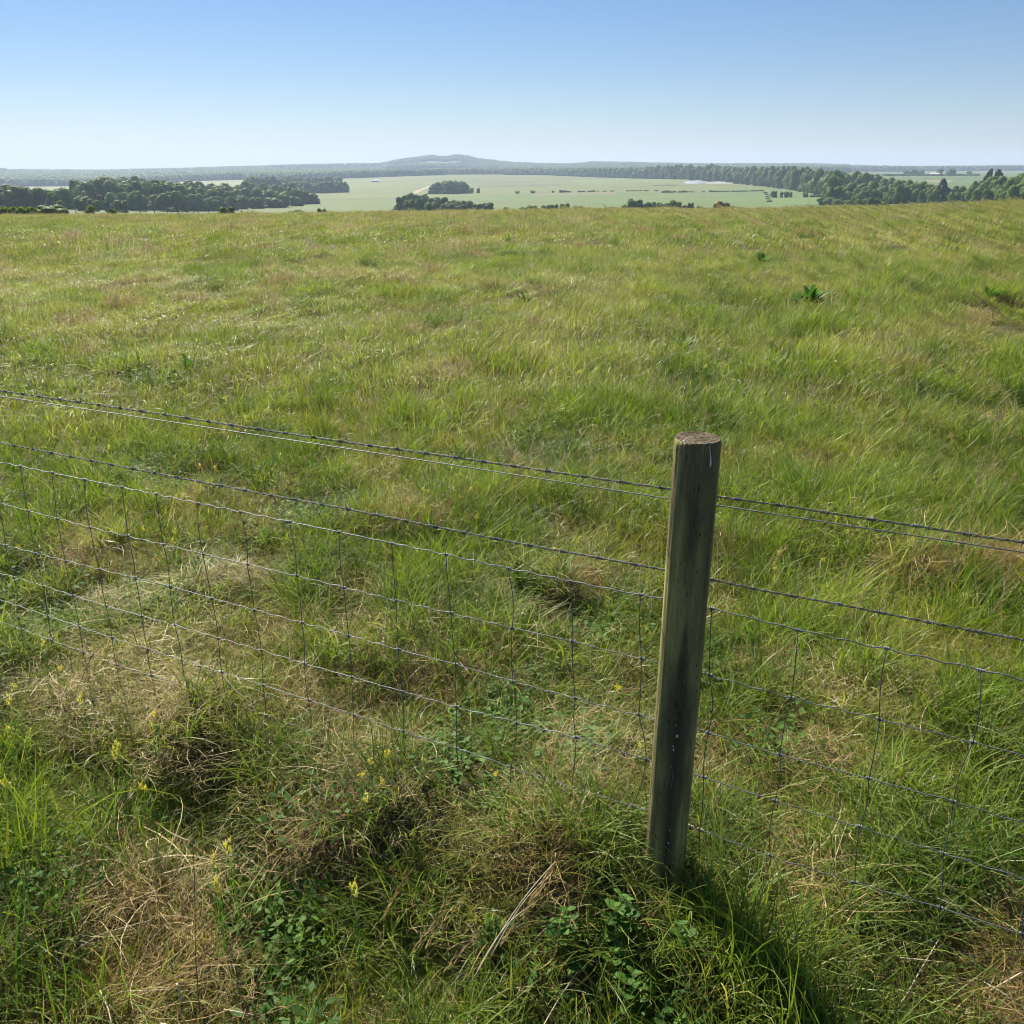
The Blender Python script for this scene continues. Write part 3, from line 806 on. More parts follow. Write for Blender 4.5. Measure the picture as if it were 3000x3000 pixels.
# far woods on the hills
def woods():
    protos = [crown_mesh('far_crown', 200 + i, M['crown'], nq=420, lobes=8, leaf=.13) for i in range(5)]
    rs = np.random.RandomState(8)
    n = 150000
    a = np.radians(rs.uniform(-36, 36, n)); D = np.sqrt(rs.uniform(1500 ** 2, 5000 ** 2, n))
    x, y = D * np.sin(a), D * np.cos(a); px = px_of(x, y)
    cl = fnoise(x, y, .0016, 3)
    keep = (D > np.interp(px, [0, 700, 900, 1000, 1500, 1600, 2000, 2300, 2500, 3000], [2350, 2350, 2100, 2150, 2480, 2480, 2300, 2400, 2600, 2600]))
    open_ = (cl > .56) & (D < 4150)
    open_ |= (px > 520) & (px < 720) & (D > 1900) & (D < 2520)
    open_ |= (px > 1130) & (px < 1560) & (D > 2900) & (D < 4380) & (fnoise(x, y, .004, 2) > .50)
    open_ |= (px > 2480) & (cl > .36) & (D < 4600)
    keep &= ~open_
    dens = np.where(D > 3800, .60, .9)
    keep &= rs.rand(n) < dens
    x, y = x[keep], y[keep]; n = len(x)
    z = ground_z(x, y)
    s = rs.uniform(8, 20, n)
    rot = np.zeros((n, 3)); rot[:, 2] = rs.rand(n) * 6.28
    scl = np.stack([s * 1.15, s * 1.15, s * .85], -1)
    print('woods', n)
    o = scatter('woodland', np.stack([x, y, z], -1), rot, scl, rs.randint(0, 5, n), protos)
    tag(o, 'hazy blue-green woodland covering the far hills', 'woodland', kind='stuff')
woods()

# ------------------------------------------------------------------ grass
def blades(rs, n, rad, L, W, th0, kap, om=0.0, seg=4, zb=0.0, square=False, rnd=(0, 1), psi=None, taper=1.0, roll=.5, floor=0.004):
    """n curved blades -> dict of arrays. L, W, th0, kap given as (mean, spread)"""
    r = rad * np.sqrt(rs.rand(n)); a = rs.rand(n) * 6.28
    if square: bx, by = rs.uniform(-rad, rad, n), rs.uniform(-rad, rad, n)
    else: bx, by = r * np.cos(a), r * np.sin(a)
    L_ = np.clip(rs.normal(L[0], L[1], n), L[0] * .3, None); W_ = np.clip(rs.normal(W[0], W[1], n), W[0] * .4, None)
    th = rs.normal(th0[0], th0[1], n); kp = rs.normal(kap[0], kap[1], n); w_ = rs.normal(0, om, n) if om else np.zeros(n)
    ps = rs.rand(n) * 6.28 if psi is None else rs.normal(psi[0], psi[1], n)
    ro = rs.normal(0, roll, n)
    pos = np.stack([bx, by, np.full(n, zb) + (rs.rand(n) * zb if zb else 0)], -1)
    rows = []
    for k in range(seg + 1):
        t = k / seg
        thk = th + kp * t; psk = ps + w_ * t
        d = np.stack([np.sin(thk) * np.cos(psk), np.sin(thk) * np.sin(psk), np.cos(thk)], -1)
        s = np.stack([-np.sin(psk), np.cos(psk), np.zeros(n)], -1)
        s = s * np.cos(ro)[:, None] + np.cross(d, s) * np.sin(ro)[:, None]
        wv = W_ * (1 - t ** 1.6 * taper * .97) * (.75 + .5 * min(1, t * 3) * .5) * .5
        rows.append((pos - s * wv[:, None], pos + s * wv[:, None], t))
        pos = pos + d * (L_ / seg)[:, None]
        if floor is not None: pos[:, 2] = np.maximum(pos[:, 2], floor)
    V = np.stack([v for a_, b_, _ in rows for v in (a_, b_)], 1)          # n, 2(seg+1), 3
    m = 2 * (seg + 1)
    base = np.arange(n)[:, None] * m
    q = np.concatenate([base + np.array([[2 * k, 2 * k + 1, 2 * k + 3, 2 * k + 2]]) for k in range(seg)], 0)
    al = np.tile(np.repeat(np.arange(seg + 1) / seg, 2), n)
    rn = np.repeat(rs.uniform(rnd[0], rnd[1], n), m)
    return V.reshape(-1, 3), q, al, rn

def clump(name, parts, mats):
    """parts: list of ((V,q,along,rnd), material index)"""
    Vs, Qs, A, Rn, MI = [], [], [], [], []; o = 0
    for (V, q, al, rn), mi in parts:
        Vs.append(V); Qs.append(q + o); A.append(al); Rn.append(rn); MI.append(np.full(len(q), mi)); o += len(V)
    return mesh_np(name, np.vstack(Vs), np.vstack(Qs), mats, np.concatenate(MI), {'along': np.concatenate(A), 'rnd': np.concatenate(Rn)})

def panicles(rs, n, rad, H, lean=.35, mat_r=(0, 1), nb=9):
    """flowering stems with a loose head of small spikelets"""
    out = []
    for _ in range(n):
        r = rad * math.sqrt(rs.rand()); a = rs.rand() * 6.28
        h = H * rs.uniform(.75, 1.25)
        V, q, al, rn = blades(rs, 1, .001, (h, .01), (.0016, .0002), (lean * .4, .12), (lean, .15), 0, 5, rnd=mat_r, taper=.6)
        V = V + [r * math.cos(a), r * math.sin(a), 0]
        out.append(((V, q, al, rn), 0))
        tip = V[-1]; low = V[-5]
        hv, hq, ha, hr = blades(rs, nb, .001, (.022, .006), (.0030, .0006), (.5, .35), (.3, .3), 0, 2, rnd=mat_r, floor=None)
        k = np.repeat(np.linspace(0, 1, nb), 6)[:, None]
        out.append(((hv + low + (tip - low) * k, hq, ha, hr), 0))
    return out

GM = [M['grass'], M['lush'], M['dry'], M['seed'], M['leaf'], M['grassfar']]
def mk(parts): return parts
def P_(rs, mi, *a, **k): return (blades(rs, *a, **k), mi)

def leaves(rs, n, rad, h, size):
    """small broad leaflets of clover and weeds"""
    x = rad * np.sqrt(rs.rand(n)); a = rs.rand(n) * 6.28
    P = np.stack([x * np.cos(a), x * np.sin(a), rs.uniform(.3, 1, n) * h], -1)
    nr = np.stack([rs.normal(0, .45, n), rs.normal(0, .45, n), np.ones(n)], -1); nr /= np.linalg.norm(nr, axis=1)[:, None]
    u = np.cross(nr, rs.normal(size=(n, 3))); u /= np.linalg.norm(u, axis=1)[:, None]; v = np.cross(nr, u)
    s = (size * rs.uniform(.6, 1.3, n))[:, None]
    V = np.stack([P - u * s, P + v * s * .55, P + u * s, P - v * s * .55], 1)
    return V.reshape(-1, 3), np.arange(n * 4).reshape(-1, 4), np.tile([.5, .6, 1, .6], n).astype(float), np.repeat(rs.rand(n), 4)

def near_protos():
    rs = np.random.RandomState(21); L = []
    # 0-3 short mixed turf
    for i in range(4):
        L.append(clump('turf', [P_(rs, 0, 105, .15, (.10, .035), (.0034, .0008), (.40, .28), (.9, .5), .6),
                                P_(rs, 0, 70, .16, (.085, .03), (.0018, .0004), (.6, .3), (.9, .6), .9),
                                P_(rs, 2, 46, .16, (.09, .03), (.0018, .0004), (1.1, .3), (.5, .6), 1.5, zb=.01),
                                (leaves(rs, 9, .14, .045, .008), 4)], GM))
    # 4-6 long green tufts
    for i in range(3):
        L.append(clump('tuft', [P_(rs, 1, 60, .07, (.24, .06), (.0042, .001), (.22, .18), (1.3, .5), .5, 6),
                                P_(rs, 0, 50, .12, (.18, .05), (.0030, .0007), (.4, .25), (1.2, .5), .5, 5),
                                P_(rs, 2, 16, .12, (.16, .05), (.0020, .0005), (.8, .3), (1.0, .6), 1.0, 5)], GM))
    # 7-10 dry thatch mats
    for i in range(4):
        L.append(clump('thatch', [P_(rs, 2, 150, .14, (.075, .03), (.0019, .0004), (1.1, .4), (.5, .9), 1.5, 4, zb=.02),
                                  P_(rs, 2, 26, .12, (.14, .04), (.0022, .0006), (.7, .3), (1.1, .7), 1.4, 5),
                                  P_(rs, 0, 50, .14, (.11, .03), (.0028, .0006), (.4, .25), (.9, .5), .6)], GM))
    # 11-12 straw: long bleached stalks lying about
    for i in range(2):
        L.append(clump('straw', [P_(rs, 2, 20, .14, (.18, .07), (.0024, .0008), (1.2, .25), (.35, .4), .9, 5, zb=.03, rnd=(.5, 1)),
                                 P_(rs, 2, 90, .14, (.09, .03), (.0016, .0004), (1.2, .35), (.5, .9), 2.0, 4, zb=.012),
                                 P_(rs, 0, 22, .13, (.12, .03), (.0026, .0006), (.5, .25), (.9, .5), .6)], GM))
    # 13-14 leafy weeds with grass
    for i in range(2):
        L.append(clump('herbs', [(leaves(rs, 60, .13, .09, .014), 4), P_(rs, 1, 40, .13, (.13, .04), (.0030, .0008), (.4, .3), (.9, .5), .6)], GM))
    # 15-16 grass in flower
    for i in range(2):
        L.append(clump('flowering', [P_(rs, 0, 60, .13, (.16, .05), (.0026, .0007), (.35, .25), (1.1, .5), .6, 5)] + [(p, 3) for p, _ in panicles(rs, 5, .1, .34)], GM))
    return L

def mid_protos():
    rs = np.random.RandomState(22); L = []
    for i in range(4):     # 0-3 green
        L.append(clump('meadow', [P_(rs, 5, 330, .42, (.12, .045), (.0052, .0012), (.45, .3), (1.2, .6), .6, 3),
                                  P_(rs, 0, 170, .42, (.16, .05), (.0044, .001), (.4, .3), (1.4, .5), .6, 3),
                                  P_(rs, 2, 24, .42, (.15, .05), (.0034, .001), (.8, .35), (.9, .6), 1.0, 3)], GM))
    for i in range(2):     # 4-5 lush long
        L.append(clump('meadow_lush', [P_(rs, 1, 170, .30, (.26, .06), (.0060, .0014), (.25, .2), (1.2, .5), .5, 4),
                                       P_(rs, 0, 160, .42, (.18, .05), (.0045, .001), (.4, .25), (1.0, .5), .6, 3)], GM))
    for i in range(2):     # 6-7 brown
        L.append(clump('meadow_brown', [P_(rs, 2, 230, .36, (.14, .05), (.0036, .001), (.8, .35), (.8, .7), 1.4, 3),
                                        P_(rs, 5, 170, .42, (.15, .05), (.0045, .001), (.4, .25), (1.0, .5), .6, 3)], GM))
    for i in range(2):     # 8-9 in flower
        L.append(clump('meadow_flower', [P_(rs, 5, 220, .42, (.17, .05), (.0048, .001), (.35, .25), (1.0, .5), .6, 3)] + [(p, 3) for p, _ in panicles(rs, 16, .4, .36, nb=7)], GM))
    for i in range(3):     # 10-12 tussocks: dense domes, green, brown, leafy
        c = (1, 2, 4)[i]
        parts = [P_(rs, c if c != 4 else 1, 260, .20, (.24, .06), (.0050, .0012), (.55, .35), (1.3, .5), .7, 4), P_(rs, 5, 120, .26, (.17, .05), (.0045, .001), (.5, .3), (1.1, .5), .6, 3)]
        if c == 4: parts.append((leaves(rs, 150, .2, .16, .018), 4))
        if c == 2: parts.append(P_(rs, 3, 45, .2, (.34, .06), (.0045, .001), (.25, .2), (.4, .4), .3, 3))
        L.append(clump('tussock', parts, GM))
    return L

def far_protos():
    rs = np.random.RandomState(23); L = []
    for i in range(3):     # green
        L.append(clump('sward', [P_(rs, 5, 560, 1.15, (.16, .05), (.011, .003), (.4, .3), (1.1, .5), .4, 2),
                                 P_(rs, 2, 60, 1.15, (.22, .06), (.008, .002), (.4, .3), (.8, .4), .4, 2)], GM))
    for i in range(2):     # brown, in seed
        L.append(clump('sward_seed', [P_(rs, 5, 360, 1.15, (.20, .06), (.011, .003), (.35, .25), (.9, .4), .4, 2),
                                      P_(rs, 3, 170, 1.1, (.34, .07), (.010, .003), (.15, .12), (.3, .3), .3, 2)], GM))
    for i in range(1):     # dark lush clump
        L.append(clump('sward_lush', [P_(rs, 1, 330, .7, (.28, .06), (.012, .003), (.3, .25), (.9, .4), .4, 2),
                                      P_(rs, 5, 240, 1.15, (.20, .06), (.011, .003), (.35, .25), (.9, .4), .4, 2)], GM))
    return L

def rots(n, rs, x, y, wind):
    """random turn about the vertical, then a push of the wind towards +x"""
    out = np.zeros((n, 3))
    ph = rs.rand(n) * 6.28
    for i in range(n):
        e = (Matrix.Rotation(wind[i] * .25, 3, 'X') @ Matrix.Rotation(wind[i], 3, 'Y') @ Matrix.Rotation(ph[i], 3, 'Z')).to_euler()
        out[i] = e
    return out

def wind_at(x, y, rs):
    px = px_of(x, np.maximum(y, .3))
    D = np.hypot(x, y)
    return np.clip((px - 900) / 2200, 0, 1) * .18 * np.clip((D - 1.8) / 2, .15, 1) + rs.normal(0, .17, len(x))

def sector(rs, n, r0, r1, half, back=False):
    a = np.radians(rs.uniform(-half, half, n)); D = np.sqrt(rs.uniform(r0 * r0, r1 * r1, n))
    return D * np.sin(a), D * np.cos(a)

def build_grass():
    rs = np.random.RandomState(77)
    protos = near_protos() + mid_protos() + far_protos()
    n0 = 17; n1 = n0 + 13
    X, Y, I, S, SZ = [], [], [], [], []
    # near tier
    n = 5200
    gx_, gy_ = np.meshgrid(np.arange(-5.6, 5.6, .088), np.arange(-.3, 7.1, .088))
    x = gx_.ravel() + rs.uniform(-.05, .05, gx_.size); y = gy_.ravel() + rs.uniform(-.05, .05, gx_.size)
    k_ = (np.hypot(x, y) < 7.1) & (np.abs(x) < .72 * y + .9)
    x, y = x[k_], y[k_]; n = len(x); print('near', n)
    dr = dryness(x, y); g = fnoise(x + 50, y - 20, 1.3, 3); q = rs.rand(n)
    D = np.hypot(x, y)
    idx = rs.randint(0, 4, n)
    gr = np.zeros(n)
    for gx, gy, r_ in GREENS: gr = np.maximum(gr, np.exp(-((x - gx) ** 2 + (y - gy) ** 2) / (r_ * r_)))
    lush = ((g > .57) & (q < .65)) | (rs.rand(n) < gr * .5); idx[lush] = rs.randint(4, 7, lush.sum())
    he = (fnoise(x - 9, y + 33, 1.9, 2) > .62) & (q < .55); idx[he] = rs.randint(13, 15, he.sum())
    fl = (q > .90) & (D > 3); idx[fl] = rs.randint(15, 17, fl.sum())
    tuf = rs.rand(n) < .10; idx[tuf] = rs.randint(4, 7, tuf.sum())
    d1 = (rs.rand(n) < dr * .95) & ~tuf; idx[d1] = rs.randint(7, 11, d1.sum())
    d2 = d1 & (rs.rand(n) < .30); idx[d2] = rs.randint(11, 13, d2.sum())
    sc = rs.uniform(.75, 1.2, n)
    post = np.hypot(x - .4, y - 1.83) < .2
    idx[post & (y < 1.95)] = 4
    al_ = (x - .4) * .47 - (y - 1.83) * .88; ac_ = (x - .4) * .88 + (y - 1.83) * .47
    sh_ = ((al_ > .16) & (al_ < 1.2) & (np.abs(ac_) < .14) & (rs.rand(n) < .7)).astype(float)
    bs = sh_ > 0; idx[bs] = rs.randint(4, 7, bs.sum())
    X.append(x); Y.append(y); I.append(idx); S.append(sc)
    fdist = np.abs(x * math.sin(R(26.5)) + (y - 2.2) * math.cos(R(26.5)))
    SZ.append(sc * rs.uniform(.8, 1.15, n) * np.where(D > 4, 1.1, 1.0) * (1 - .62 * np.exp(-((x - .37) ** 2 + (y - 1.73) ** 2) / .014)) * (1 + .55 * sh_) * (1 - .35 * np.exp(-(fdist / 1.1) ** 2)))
    # mid tier
    n = 5200
    x, y = sector(rs, n, 6.2, 27, 42)
    dr = dryness(x, y); g = fnoise(x + 50, y - 20, .45, 3); q = rs.rand(n)
    idx = rs.randint(0, 4, n)
    lush = (g > .58) & (q < .6); idx[lush] = rs.randint(4, 6, lush.sum())
    fl = (q > .72); idx[fl] = rs.randint(8, 10, fl.sum())
    d1 = rs.rand(n) < dr * 1.1; idx[d1] = rs.randint(6, 8, d1.sum())
    sc = rs.uniform(.8, 1.25, n)
    X.append(x); Y.append(y); I.append(idx + n0); S.append(sc); SZ.append(sc * rs.uniform(.6, 1.25, n))
    # tussocks standing out of the meadow
    n = 3600
    x, y = sector(rs, n, 4.5, 60, 42)
    idx = rs.choice(3, n, p=[.62, .24, .14]) + 10
    cl = fnoise(x - 40, y + 8, .35, 2) > .47
    x, y, idx = x[cl], y[cl], idx[cl]; n = len(x)
    idx[(np.hypot(x, y) > 9) & (idx == 12)] = 10
    D = np.hypot(x, y); sc = rs.uniform(.7, 1.5, n) * np.clip(.75 + D / 45, .75, 2.0)
    X.append(x); Y.append(y); I.append(idx + n0); S.append(sc); SZ.append(sc * rs.uniform(.6, 1.0, n))
    # far tier
    n = 12500
    x, y = sector(rs, n, 25, 158, 38)
    D = np.hypot(x, y)
    dr = dryness(x, y); g = fnoise(x + 50, y - 20, .12, 3); q = rs.rand(n)
    idx = rs.randint(0, 3, n)
    pb = np.clip((D - 22) / 90, 0, 1) * .42 + dr * .3
    b = q < pb * np.clip((fnoise(x, y, .06, 2) - .1) * 1.6, .2, 1); idx[b] = rs.randint(3, 5, b.sum())
    l = (g > .66) & (rs.rand(n) < .35); idx[l] = 5
    sc = rs.uniform(.85, 1.3, n)
    X.append(x); Y.append(y); I.append(idx + n1); S.append(sc); SZ.append(sc * rs.uniform(.7, 1.25, n))
    x = np.concatenate(X); y = np.concatenate(Y)
    z = ground_z(x, y) - .006
    w = wind_at(x, y, rs)
    rot = rots(len(x), rs, x, y, w)
    s = np.concatenate(S); sz = np.concatenate(SZ)
    D = np.hypot(x, y)
    hm = .45 + .75 * fnoise(x + 3, y + 60, 1.1, 2) + .5 * fnoise(x - 20, y, 3.1, 1) + .25 * (fnoise(x, y, .3, 2) - .5)
    sz = sz * np.where(D > 3.2, np.clip(hm, .4, 1.7) * np.interp(D, [3.2, 5, 160], [.9, .74, .74]), np.clip(hm, .75, 1.3))
    o = scatter('meadow_grass', np.stack([x, y, z], -1), rot, np.stack([s, s, sz], -1), np.concatenate(I), protos)
    tag(o, 'rough green meadow grass with dry brown thatch, from the fence to the brow', 'grass', kind='stuff')
build_grass()

# ------------------------------------------------------------------ the wire fence
FA = R(26.5)
FD = np.array([math.cos(FA), -math.sin(FA), 0.0])        # along the fence, towards the right
FN = np.array([math.sin(FA), math.cos(FA), 0.0])         # away from the viewer
POST = np.array([.399, 1.83, 0.0])
F0 = POST + FN * .052

def on_fence(px, py, off=0.0):
    r = ray(px, py); P0 = F0 + FN * off
    t = np.dot(P0 - np.array([0, 0, EYE]), FN) / np.dot(r, FN)
    return r * t + np.array([0, 0, EYE])

def dense(px_pts, step=.01, off=0.0, extend=(0.9, 0.6)):
    P = np.array([on_fence(a, b, off) for a, b in px_pts])
    u = (P - F0) @ FD; z = P[:, 2]
    s0 = (z[1] - z[0]) / (u[1] - u[0]); s1 = (z[-1] - z[-2]) / (u[-1] - u[-2])
    sl = (z[-1] - z[0]) / (u[-1] - u[0])
    u = np.concatenate([[u[0] - extend[0]], u, [u[-1] + extend[1]]]); z = np.concatenate([[z[0] - sl * extend[0]], z, [z[-1] + sl * extend[1]]])
    uu = np.arange(u[0], u[-1], step)
    zz = np.interp(uu, u, z)
    k = max(3, int(.05 / step)) | 1
    ker = np.hanning(k + 2)[1:-1]; ker /= ker.sum()
    zs = np.convolve(np.pad(zz, k // 2, mode='edge'), ker, 'valid')
    return uu, zs

def fp(u, z, off=0.0):
    return F0 + FD * u + FN * off + np.array([0, 0, z])

LINES = {
 'b1': [(0, 1144), (238, 1179), (461, 1211), (717, 1251), (1000, 1293), (1321, 1338), (1703, 1395), (1959, 1432), (2098, 1454), (2311, 1484), (2497, 1513), (2686, 1541), (2888, 1574), (3000, 1589)],
 'pl': [(0, 1162), (499, 1237), (1000, 1313), (1956, 1462), (2098, 1481), (2497, 1543), (3000, 1620)],
 'b2': [(0, 1297), (409, 1377), (756, 1444), (1000, 1488), (1506, 1589), (1939, 1668), (2078, 1696), (2254, 1734), (2448, 1768), (2616, 1802), (2813, 1841), (3000, 1875)],
 'm1': [(0, 1355), (248, 1406), (580, 1475), (849, 1530), (1000, 1561), (1307, 1626), (1489, 1666), (1672, 1704), (1877, 1745), (1936, 1753), (2072, 1781), (2336, 1846), (2595, 1903), (2872, 1963), (3000, 1994)],
 'm2': [(0, 1475), (264, 1546), (479, 1597), (725, 1654), (870, 1689), (1008, 1722), (1162, 1761), (1322, 1798), (1501, 1841), (1677, 1880), (1880, 1932), (1934, 1942), (2052, 1972), (2171, 2005), (2311, 2044), (2575, 2108), (2849, 2176), (3000, 2215)],
 'm3': [(5, 1596), (292, 1669), (497, 1718), (624, 1755), (900, 1830), (1022, 1863), (1168, 1905), (1336, 1948), (1504, 1998), (1686, 2047), (1868, 2097), (1908, 2104), (2039, 2136), (2282, 2213), (2543, 2282), (2792, 2349), (3000, 2414)],
 'm4': [(0, 1680), (127, 1718), (311, 1776), (512, 1833), (766, 1907), (893, 1946), (1031, 1985), (1179, 2027), (1338, 2073), (1515, 2118), (1689, 2162), (1894, 2227), (2026, 2267), (2269, 2347), (2515, 2424), (2758, 2499), (3000, 2577)],
 'm5': [(0, 1758), (140, 1806), (329, 1870), (533, 1934), (771, 2009), (1037, 2095), (1182, 2145), (1338, 2193), (1498, 2249), (1669, 2306), (1854, 2363), (1885, 2373), (2010, 2417), (2254, 2510), (2497, 2585), (2751, 2660), (3000, 2740)],
 'm6': [(0, 1822), (135, 1871), (342, 1948), (549, 2014), (662, 2054), (911, 2145), (1040, 2185), (1185, 2238), (1338, 2292), (1504, 2346), (1640, 2389), (1880, 2480), (2010, 2530), (2250, 2610), (2481, 2680), (2740, 2765), (3000, 2850)],
}
fence = empty('wire_fence', tuple(POST))
tag(fence, 'stock fence of one round wooden post, barbed strands and square wire netting in the foreground', 'fence')

def to_local(P): return np.asarray(P) - POST

def barbed(key, seed, upto=None):
    rs = np.random.RandomState(seed)
    uu, zz = dense(LINES[key], .004)
    ph = uu / .052 * 2 * math.pi
    o = None
    b = MB()
    for s in (0, math.pi):
        # the two strands twine about each other
        P = np.array([fp(u, z + .0016 * math.sin(a + s), .0016 * math.cos(a + s)) for u, z, a in zip(uu, zz, ph)])
        b.tube(to_local(P), .00125, 5)
    o = b.build('barbed_wire', M['wire_dark'], fence)
    u = uu[0] + .03
    while u < uu[-1] - .03:
        z = float(np.interp(u, uu, zz)); c = fp(u, z)
        bb = MB(); a0 = rs.rand() * 6.28
        tt = np.linspace(0, 1, 18)
        P = np.array([c + FD * ((t - .5) * .014) + (FN * math.cos(a0 + t * 19) + np.array([0, 0, 1.]) * math.sin(a0 + t * 19)) * .0036 for t in tt])
        bb.tube(to_local(P), .00115, 5)
        for k in range(2):
            aa = a0 + k * 1.4 + rs.normal() * .3; d = FN * math.cos(aa) + np.array([0, 0, 1.]) * math.sin(aa) + FD * rs.normal() * .25
            d /= np.linalg.norm(d)
            e = c + FD * (.005 if k else -.005)
            bb.tube(to_local([e - d * .014, e + d * .001, e + d * .014]), [.0004, .00115, .0004], 5)
        bo = bb.build('barb', M['wire_dark'], o)
        u += .092 + rs.normal() * .006
    return o
barbed('b1', 1)
barbed('b2', 2)
uu, zz = dense(LINES['pl'], .02)
MB().tube(to_local([fp(u, z, .003) for u, z in zip(uu, zz)]), .0014, 6).build('plain_wire', M['wire'], fence)

# netting: line wires with a slight crimp, stay wires tied on with knots
net = empty('wire_netting', (0, 0, 0)); net.parent = fence; net.location = (0, 0, 0)
DL = {k: dense(LINES[k], .01) for k in ('m1', 'm2', 'm3', 'm4', 'm5', 'm6')}
def z_at(k, u): return float(np.interp(u, *DL[k]))
STAYS = [  # photo columns of each stay at the six line wires
 (60, 83, 104, 127, 140, 150), (153, 168, 192, 215, 233, 245), (248, 264, 292, 311, 329, 342), (357, 375, 397, 416, 433, 445), (458, 479, 497, 512, 533, 549),
 (580, 595, 620, 640, 650, 658), (704, 725, 745, 766, 771, 780), (849, 870, 885, 893, 905, 911), (994, 1008, 1022, 1031, 1037, 1040), (1148, 1162, 1168, 1179, 1182, 1185),
 (1307, 1322, 1336, 1338, 1338, 1338), (1489, 1501, 1504, 1515, 1498, 1504), (1672, 1677, 1686, 1689, 1675, 1668), (1877, 1880, 1872, 1894, 1854, 1850),
 (2085, 2078, 2075, 2062, 2049, 2045), (2338, 2318, 2285, 2270, 2257, 2250), (2597, 2577, 2545, 2517, 2504, 2480), (2873, 2850, 2793, 2763, 2754, 2735)]
MK = ['m1', 'm2', 'm3', 'm4', 'm5', 'm6']
def u_of(px, k):
    L = LINES[k]; xs = [a for a, _ in L]; ys = [b for _, b in L]
    if px > xs[-1] or px < xs[0]:
        i = -1 if px > xs[-1] else 0; j = -2 if i else 1
        y = ys[i] + (ys[i] - ys[j]) / (xs[i] - xs[j]) * (px - xs[i])
    else: y = np.interp(px, xs, ys)
    return float((on_fence(px, y) - F0) @ FD)
US = [[u_of(px, k) for px, k in zip(s, MK)] for s in STAYS]
for k in range(1, 6): US.insert(0, [u - .165 for u in US[0]])
for k in range(3): US.append([u + .17 for u in US[-1]])
for ki, k in enumerate(MK):
    uu, zz = DL[k]
    rs = np.random.RandomState(50 + ki)
    ph = rs.rand() * 6
    cr = .0022 * np.sin(uu / .075 * 6.28 + ph) * np.sin(uu * 3 + ki)
    b = MB(); r = .00150 if k == 'm1' else .00125
    b.tube(to_local([fp(u, z + c, .002) for u, z, c in zip(uu, zz, cr)]), r, 6)
    for st in US:
        u = st[ki]; z = z_at(k, u) + float(np.interp(u, uu, cr))
        t = np.linspace(0, 1, 12)
        b.tube(to_local([fp(u + (q - .5) * .012, z + .0037 * math.sin(q * 16), .002 + .0037 * math.cos(q * 16)) for q in t]), .0015, 5)
    b.build('line_wire', M['wire'], net)
for si, st in enumerate(US):
    rs = np.random.RandomState(90 + si)
    P = []
    for ki, k in enumerate(MK):
        P.append(fp(st[ki], z_at(k, st[ki]), -.001))
    P = np.array(P); P = np.vstack([P, P[-1] - [0, 0, .03]])
    Q = []
    for a, b_ in zip(P[:-1], P[1:]):
        bow = rs.normal() * .004
        for t in np.linspace(0, 1, 6, endpoint=False):
            Q.append(a + (b_ - a) * t + FD * bow * math.sin(t * math.pi))
    Q.append(P[-1])
    MB().tube(to_local(Q), .0012, 5).build('stay_wire', M['wire_dark'], net)

